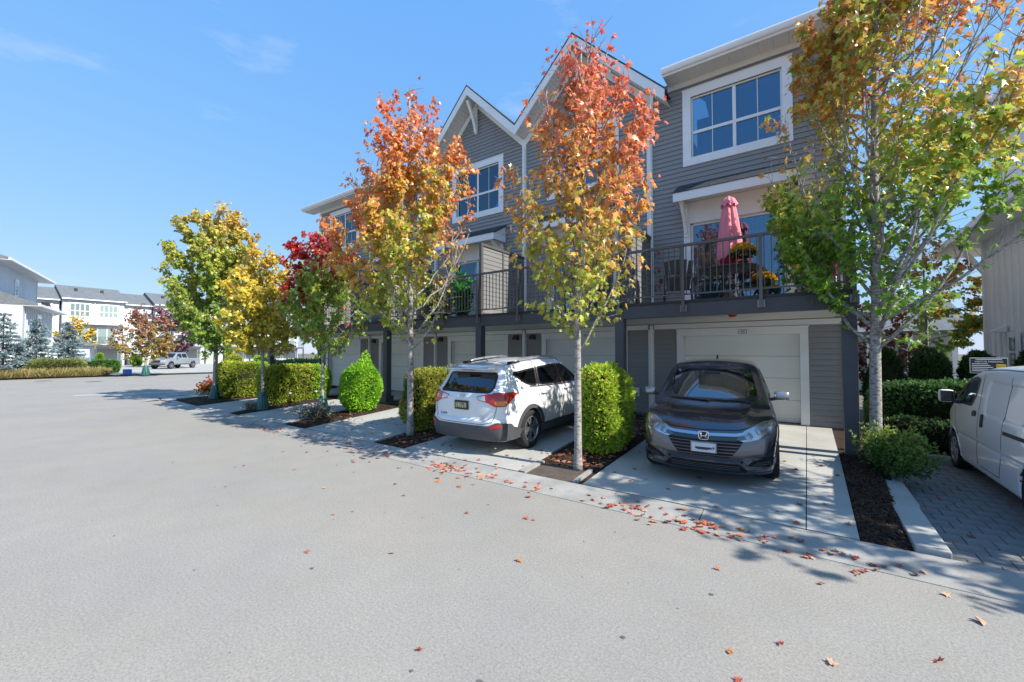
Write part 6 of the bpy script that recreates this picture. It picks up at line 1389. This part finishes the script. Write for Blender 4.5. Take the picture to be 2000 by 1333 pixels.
farlink(6.0, 9.85, 'white townhouse link with narrow windows, left of the wide bays'); farpair(10.0, 'white townhouse pair with wide bay windows across the street'); farlink(16.15, 19.3, 'white townhouse link with narrow windows, right of the wide bays'); farpair(19.45, 'white townhouse pair behind the purple tree'); farlink(25.6, 28.7, 'white townhouse link behind the tall green maple'); farpair(28.9, 'white townhouse pair seen low between the maple trunks'); farpair(35.2, 'white townhouse pair farthest right across the street')
# gray-blue house at the left edge
P0, P1 = Vector((-63.5, 6.2, 0)), Vector((-50.5, 2.45, 0)); ud = (P1-P0).normalized(); ang = math.atan2(ud.y, ud.x)
g = empty('pale_blue_house', P0, 'pale blue sided house with wide eaves at the left edge', 'house', rz=ang); ORG[g.name] = Vector((0, 0, 0)); GL = (P1-P0).length
# local x along the wall towards the camera, local y = outward normal
MB().box((0, -9, 0), (GL, -.02, 9.1)).build('wall', M_pale, g)
sb = MB(); z = .3
while z < 9.0: sb.prism([(-.02, z), (.012, z), (.0, z+.17), (-.02, z+.17)], .1, GL, 'x'); z += .17
tag(sb.build('siding', M_pale, g), kind='stuff'); MB().box((-.03, -.1, 0), (.12, .03, 9.1)).build('corner_board', M_pale, g)
MB().prism([(1.0, 9.1), (1.0, 9.28), (-4.5, 11.0), (-10, 9.28), (-10, 9.1)], -1.1, GL, 'x').build('roof', M_froof, g); MB().box((-1.1, -9, 9.06), (GL, .99, 9.095)).build('soffit', M_white, g); MB().box((-1.15, 1.0, 9.08), (GL, 1.12, 9.26)).build('gutter', M_trim, g); MB().box((-1.22, -9, 9.08), (-1.1, 1.12, 9.27)).build('gutter', M_trim, g)
def gwin(x0, x1, z0, z1, y, rows=(0, .5, 1), cols=1, m=None):
    wf = MB().box((x0-.16, y, z0-.16), (x1+.16, y+.05, z1+.16)).build('window', M_trim, g); xs = np.linspace(x0, x1, cols+1)
    for i in range(cols):
        for j in range(len(rows)-1): MB().box((xs[i]+.03, y+.051, z0+(z1-z0)*rows[j]+.03), (xs[i+1]-.03, y+.065, z0+(z1-z0)*rows[j+1]-.03)).build('pane', m or mat('blue_pane', (.08, .22, .3), .08, coat=.5), wf)
gwin(6.3, 7.0, 6.9, 8.2, .015); gwin(2.0, 3.1, 4.6, 5.3, .015, (0, 1), 2, M_curtp)
MB().box((4.2, 0, 0), (GL, 1.8, 5.6)).build('lower_wall', M_white, g)
for k in range(18): MB().box((4.3+k*.5, 1.8, 0), (4.36+k*.5, 1.84, 5.6)).build('batten', M_white, g)
MB().prism([(2.6, 5.6), (2.6, 5.75), (0, 6.9), (0, 5.6)], 3.5, GL, 'x').build('lower_roof', M_froof, g); MB().box((3.5, .05, 5.56), (GL, 2.59, 5.595)).build('soffit', M_white, g); MB().box((3.4, 2.6, 5.58), (GL, 2.72, 5.76)).build('gutter', M_trim, g); MB().bar((4.3, .1, 4.6), (4.3, 2.3, 5.6), .12, .12).build('bracket', M_trim, g); gwin(8.6, 9.6, 3.0, 5.0, 1.842)
MB().box((5.6, 1.4, 6.2), (6.0, 1.9, 6.55)).build('roof_vent', M_black, g); MB().prism([(1.6, 2.6), (4.6, 2.6), (4.6, 2.75), (1.2, 3.5)], -3.6, .6, 'x').build('porch_roof', M_froof, g); MB().box((-3.2, 0, 0), (.2, 3.9, 2.6)).build('porch_wall', M_pale, g)
# ---- white house on the right
M_nwhite = mat('bright_white_siding', (.9, .91, .92), .6, var=.04, vscale=.8)
n_ = empty('white_house', (4.4, 14, 0), 'white board and batten house on the right beyond the parking', 'house')
MB().box((4.4, 12.9, 0), (12, 18.05, 5.4)).build('lower_wall', M_nwhite, n_); MB().box((5.0, 12.9, 5.4), (12, 19.5, 8.6)).build('upper_wall', M_nwhite, n_)
for k in range(13): MB().box((4.36, 12.95+k*.42, .0), (4.4, 13.0+k*.42, 5.2)).build('batten', M_nwhite, n_)
sb = MB(); z = 5.6
while z < 8.5: sb.prism([(4.97, z), (5.01, z), (5.01, z+.16), (4.99, z+.16)], 12.95, 19.5, 'y'); z += .16
tag(sb.build('siding', M_nwhite, n_), kind='stuff')
MB().prism([(3.75, 5.2), (3.75, 5.36), (5.2, 6.1), (5.2, 5.2)], 12.6, 21.0, 'y').build('lower_roof', M_nwhite, n_); MB().box((3.64, 12.6, 5.22), (3.749, 21.05, 5.4)).build('gutter', M_trim, n_); MB().prism([(4.3, 8.55), (4.3, 8.75), (8.5, 10.6), (8.5, 8.55)], 12.5, 20.2, 'y').build('roof', M_nwhite, n_); MB().box((4.18, 12.5, 8.56), (4.299, 20.2, 8.76)).build('gutter', M_trim, n_)
MB().bar((4.5, 18.5, 4.2), (3.9, 18.5, 5.2), .12, .12).build('bracket', M_trim, n_); MB().box((3.9, 18.44, 5.06), (5.0, 18.56, 5.19)).build('bracket_arm', M_trim, n_)
def nwin(x, y0, y1, z0, z1, rows=(0, .5, 1)):
    wf = MB().box((x-.05, y0-.12, z0-.12), (x, y1+.12, z1+.12)).build('window', M_trim, n_)
    for j in range(len(rows)-1): MB().box((x-.065, y0+.03, z0+(z1-z0)*rows[j]+.03), (x-.051, y1-.03, z0+(z1-z0)*rows[j+1]-.03)).build('pane', MATS['blue_pane'], wf)
for x0, x1, z0, z1 in ((6.2, 7.6, 1.1, 2.4), (6.2, 7.6, 3.6, 4.8), (8.8, 10.2, 3.6, 4.8), (6.6, 8.0, 6.3, 7.8)):
    wf = MB().box((x0-.12, 12.86, z0-.12), (x1+.12, 12.9, z1+.12)).build('window', M_trim, n_); MB().box((x0, 12.845, z0), ((x0+x1)/2-.03, 12.859, z1)).build('pane', MATS['blue_pane'], wf); MB().box(((x0+x1)/2+.03, 12.845, z0), (x1, 12.859, z1)).build('pane', MATS['blue_pane'], wf)
nwin(4.36, 15.9, 16.3, 1.5, 2.3); nwin(4.97, 18.7, 19.2, 6.2, 7.7); nwin(4.36, 14.0, 14.8, 3.2, 4.6)
MB().prism([(4.1, 2.45), (4.36, 2.6), (4.36, 2.42)], 16.6, 16.95, 'y').build('wall_lamp', M_trim, n_); MB().box((4.3, 18.051, 0), (4.42, 18.17, 5.3)).build('corner_board', M_trim, n_)
b = empty('white_porch_house', (3, 27, 0), 'white house with a porch seen low behind the dark cedars', 'house'); MB().box((.8, 27, 0), (5.5, 33, 3.3)).build('wall', M_white, b); MB().prism([(25.4, 2.7), (25.4, 2.85), (30, 4.6), (34.5, 2.8)], .4, 5.9, 'x').build('roof', M_froof, b)
for x in (1.0, 2.4, 3.8, 5.2): MB().box((x-.09, 25.5, 0), (x+.09, 25.68, 2.7)).build('porch_post', M_trim, b)
MB().box((.9, 25.55, .9), (5.3, 25.62, 1.0)).build('porch_rail', M_trim, b); MB().box((1.5, 26.97, .6), (2.6, 26.999, 2.2)).build('window', M_pane, b); MB().box((3.6, 26.97, .2), (4.5, 26.999, 2.2)).build('door', M_dark, b)
tree('multicoloured maple behind the laurel hedge and the parking sign', (3.3, 19.5, 0), 6.2, 2.0, [(0, .8), (.2, 1.6), (.5, 1.7), (.8, 1.0), (1, .2)], 26, 3600, .12, [(0, GREEN), (.4, YGREEN), (.7, ORANGE), (1, RED)], 88, .06, shape=LEAF_LO, group='background trees', cjit=.3)
tree('small red shrub tree beside the corner post', (1.75, 16.5, 0), 3.4, 1.2, [(0, .4), (.3, .8), (.7, .7), (1, .2)], 16, 1500, .1, [(0, lin((.2, .05, .03))), (1, lin((.4, .08, .04)))], 89, .03, shape=LEAF_MIN, group='background trees')
# ---- far left planting
tree('bronze leaved tree across the street beside the silver pickup', (-42.6, 9.95, .1), 5.6, 1.5, [(0, 1.2), (.2, 2.2), (.5, 2.1), (.8, 1.2), (1, .3)], 26, 4200, .17, [(0, lin((.25, .24, .05))), (.4, lin((.34, .21, .07))), (.7, lin((.32, .14, .09))), (1, lin((.24, .08, .1)))], 91, .1, shape=LEAF_MIN, group='trees across the street', bag=1.4, cjit=.25, twl=(.4, .8), upright=.5)
tree('dark purple leaved tree across the street', (-62.4, 17.0, .1), 8.2, 2.0, [(0, 1.3), (.25, 2.6), (.55, 2.6), (.85, 1.5), (1, .3)], 28, 6500, .22, [(0, lin((.13, .06, .08))), (1, lin((.2, .1, .14)))], 92, .12, shape=LEAF_MIN, group='trees across the street', bag=1.5, twl=(.5, .9), upright=.5)
tree('small yellow tree beside the pale blue house', (-68, 9.6, .1), 6.2, 1.5, [(0, .8), (.3, 1.6), (.7, 1.3), (1, .3)], 18, 1600, .25, [(0, lin((.4, .4, .05))), (1, lin((.6, .36, .05)))], 93, .08, shape=LEAF_MIN, group='trees across the street', twl=(.4, .8))
tree('rust coloured tree at the far left edge of the photograph', (-41.8, 1.6, .1), 3.9, 1.3, [(0, .6), (.4, 1.1), (1, .2)], 14, 900, .16, [(0, lin((.35, .12, .05))), (1, lin((.4, .15, .05)))], 94, .06, shape=LEAF_MIN, group='trees across the street')
def spruce(label, c, H, Rb, seed, n=7000):
    rng = np.random.RandomState(seed); root = empty('blue_spruce', c, label, 'tree', 'blue spruces'); MB().tube([Vector(c), Vector(c)+Vector((0, 0, H*.95))], [.09, .01], 8).build('trunk', M_twig, root)
    nt = 15; V = []; D = []; S = []
    br = []
    for t in range(nt):
        z = H*(.06+.9*t/nt); r = Rb*(1-(z/H))**.85*(.85+.3*rng.rand())+.06; nb = int(7+8*(1-z/H))
        for b_ in range(nb):
            a = rng.rand()*6.28; rr = r*(.7+.45*rng.rand()); br.append((z+rng.randn()*.05, a, rr))
    br = np.array(br); k = rng.choice(len(br), n, p=br[:, 2]/br[:, 2].sum()); f = rng.rand(n)**.6; z, a, rr = br[k].T
    P = np.stack([np.cos(a)*rr*f, np.sin(a)*rr*f, z-.22*rr*f+.16*rr*f*f+rng.randn(n)*.04], 1); P[:, :2] += np.stack([-np.sin(a), np.cos(a)], 1)*(rng.randn(n)*.13*rr*(1.1-f)+rng.randn(n)*.03)[:, None]
    d = np.stack([np.cos(a), np.sin(a), .25+0*a], 1); C = ramp(f+rng.randn(n)*.2, [(0, lin((.09, .13, .13))), (1, lin((.3, .4, .42)))])
    link('needles', sprays(P, d, np.full(n, .17), C, rng, 'needles', M_hleaf, .15, .3, 2, .5), root)['kind'] = 'stuff'; return root
spruce('leftmost blue spruce in front of the pale blue house', (-45.9, 3.0, .1), 4.9, 1.55, 1); spruce('middle blue spruce in front of the pale blue house', (-46.6, 4.6, .1), 4.6, 1.35, 2); spruce('blue spruce right of the others, at the end of the row', (-47.2, 6.35, .1), 4.5, 1.3, 3)
hedge('brown green clipped shrub below the blue spruces', (-46.0, 5.5, .05), (1.6, 3.2, 1.35), 3500, cmix((.1, .12, .04), (.26, .24, .09)), 31, .14, p=3.5, name='clipped_shrub', group='hedges across the street', rot=.1); hedge('dark green low hedge right of the blue spruces', (-50.5, 8.6, .05), (1.6, 2.7, 1.2), 3000, cmix((.04, .1, .02), (.1, .2, .04)), 32, .14, p=5, name='clipped_shrub', group='hedges across the street', rot=.1)
for k, (x, y, h, wd, c_) in enumerate(((-71, 12.2, 1.7, .75, LIME), (-71, 15.6, 1.6, 1.1, LIME), (-70, 17.4, 1.5, 1.0, LIME), (-58, 21.5, 2.1, 1.0, GOLDH), (-48, 18.3, 1.6, 1.2, GOLDH), (-46, 19.9, 1.5, 1.2, LIME))):
    hedge(['single lime cedar between the far garage doors', 'lime cedar right of the far garages', 'lime cedar behind the bronze tree', 'golden cedar behind the pickup', 'golden hedge far behind the tall maple trunk', 'lime hedge far right of the tall maple trunk'][k], (x, y, .1), (wd, wd, h), 1200, c_, 40+k, .16, p=3, name='cedar_shrub', cat='shrub', group='cedars across the street')
rng = np.random.RandomState(7); n = 6000; u = rng.rand(n); v = rng.rand(n); A0, A1 = np.array([-44.6, 1.0]), np.array([-44.3, 8.2]); P = np.stack([A0[0]+(A1[0]-A0[0])*u-2.1*v*(1-.4*u), A0[1]+(A1[1]-A0[1])*u, np.full(n, .1)], 1)
C = ramp(rng.rand(n), [(0, lin((.16, .17, .05))), (.5, lin((.3, .26, .1))), (1, lin((.42, .3, .15)))]); tag(link('ornamental_grass', sprays(P, np.tile([0, 0, 1.], (n, 1)), np.full(n, .55)*(.6+.6*rng.rand(n)), C, rng, 'ornamental_grass', M_hleaf, .8, .09, 3, .35)), 'tall dry ornamental grass along the far kerb', 'grass', kind='stuff')
tag(MB().cbox((-44.6, 9.0, .1), (-44.0, 9.45, .55), .04).build('recycling_box', mat('blue_plastic', (.02, .12, .5), .4), loc=(-44.3, 9.2, .1)), 'small blue recycling box beside the bronze tree', 'recycling box')
bn = empty('wheeled_bin', (-77, 16.3, .1), 'dark wheeled bin between the far garages', 'bin'); MB().cbox((-77.3, 15.95, .15), (-76.7, 16.6, 1.15), .05).build('bin_body', M_clad, bn); MB().cbox((-77.35, 15.9, 1.15), (-76.65, 16.65, 1.25), .04).build('bin_lid', M_black, bn)
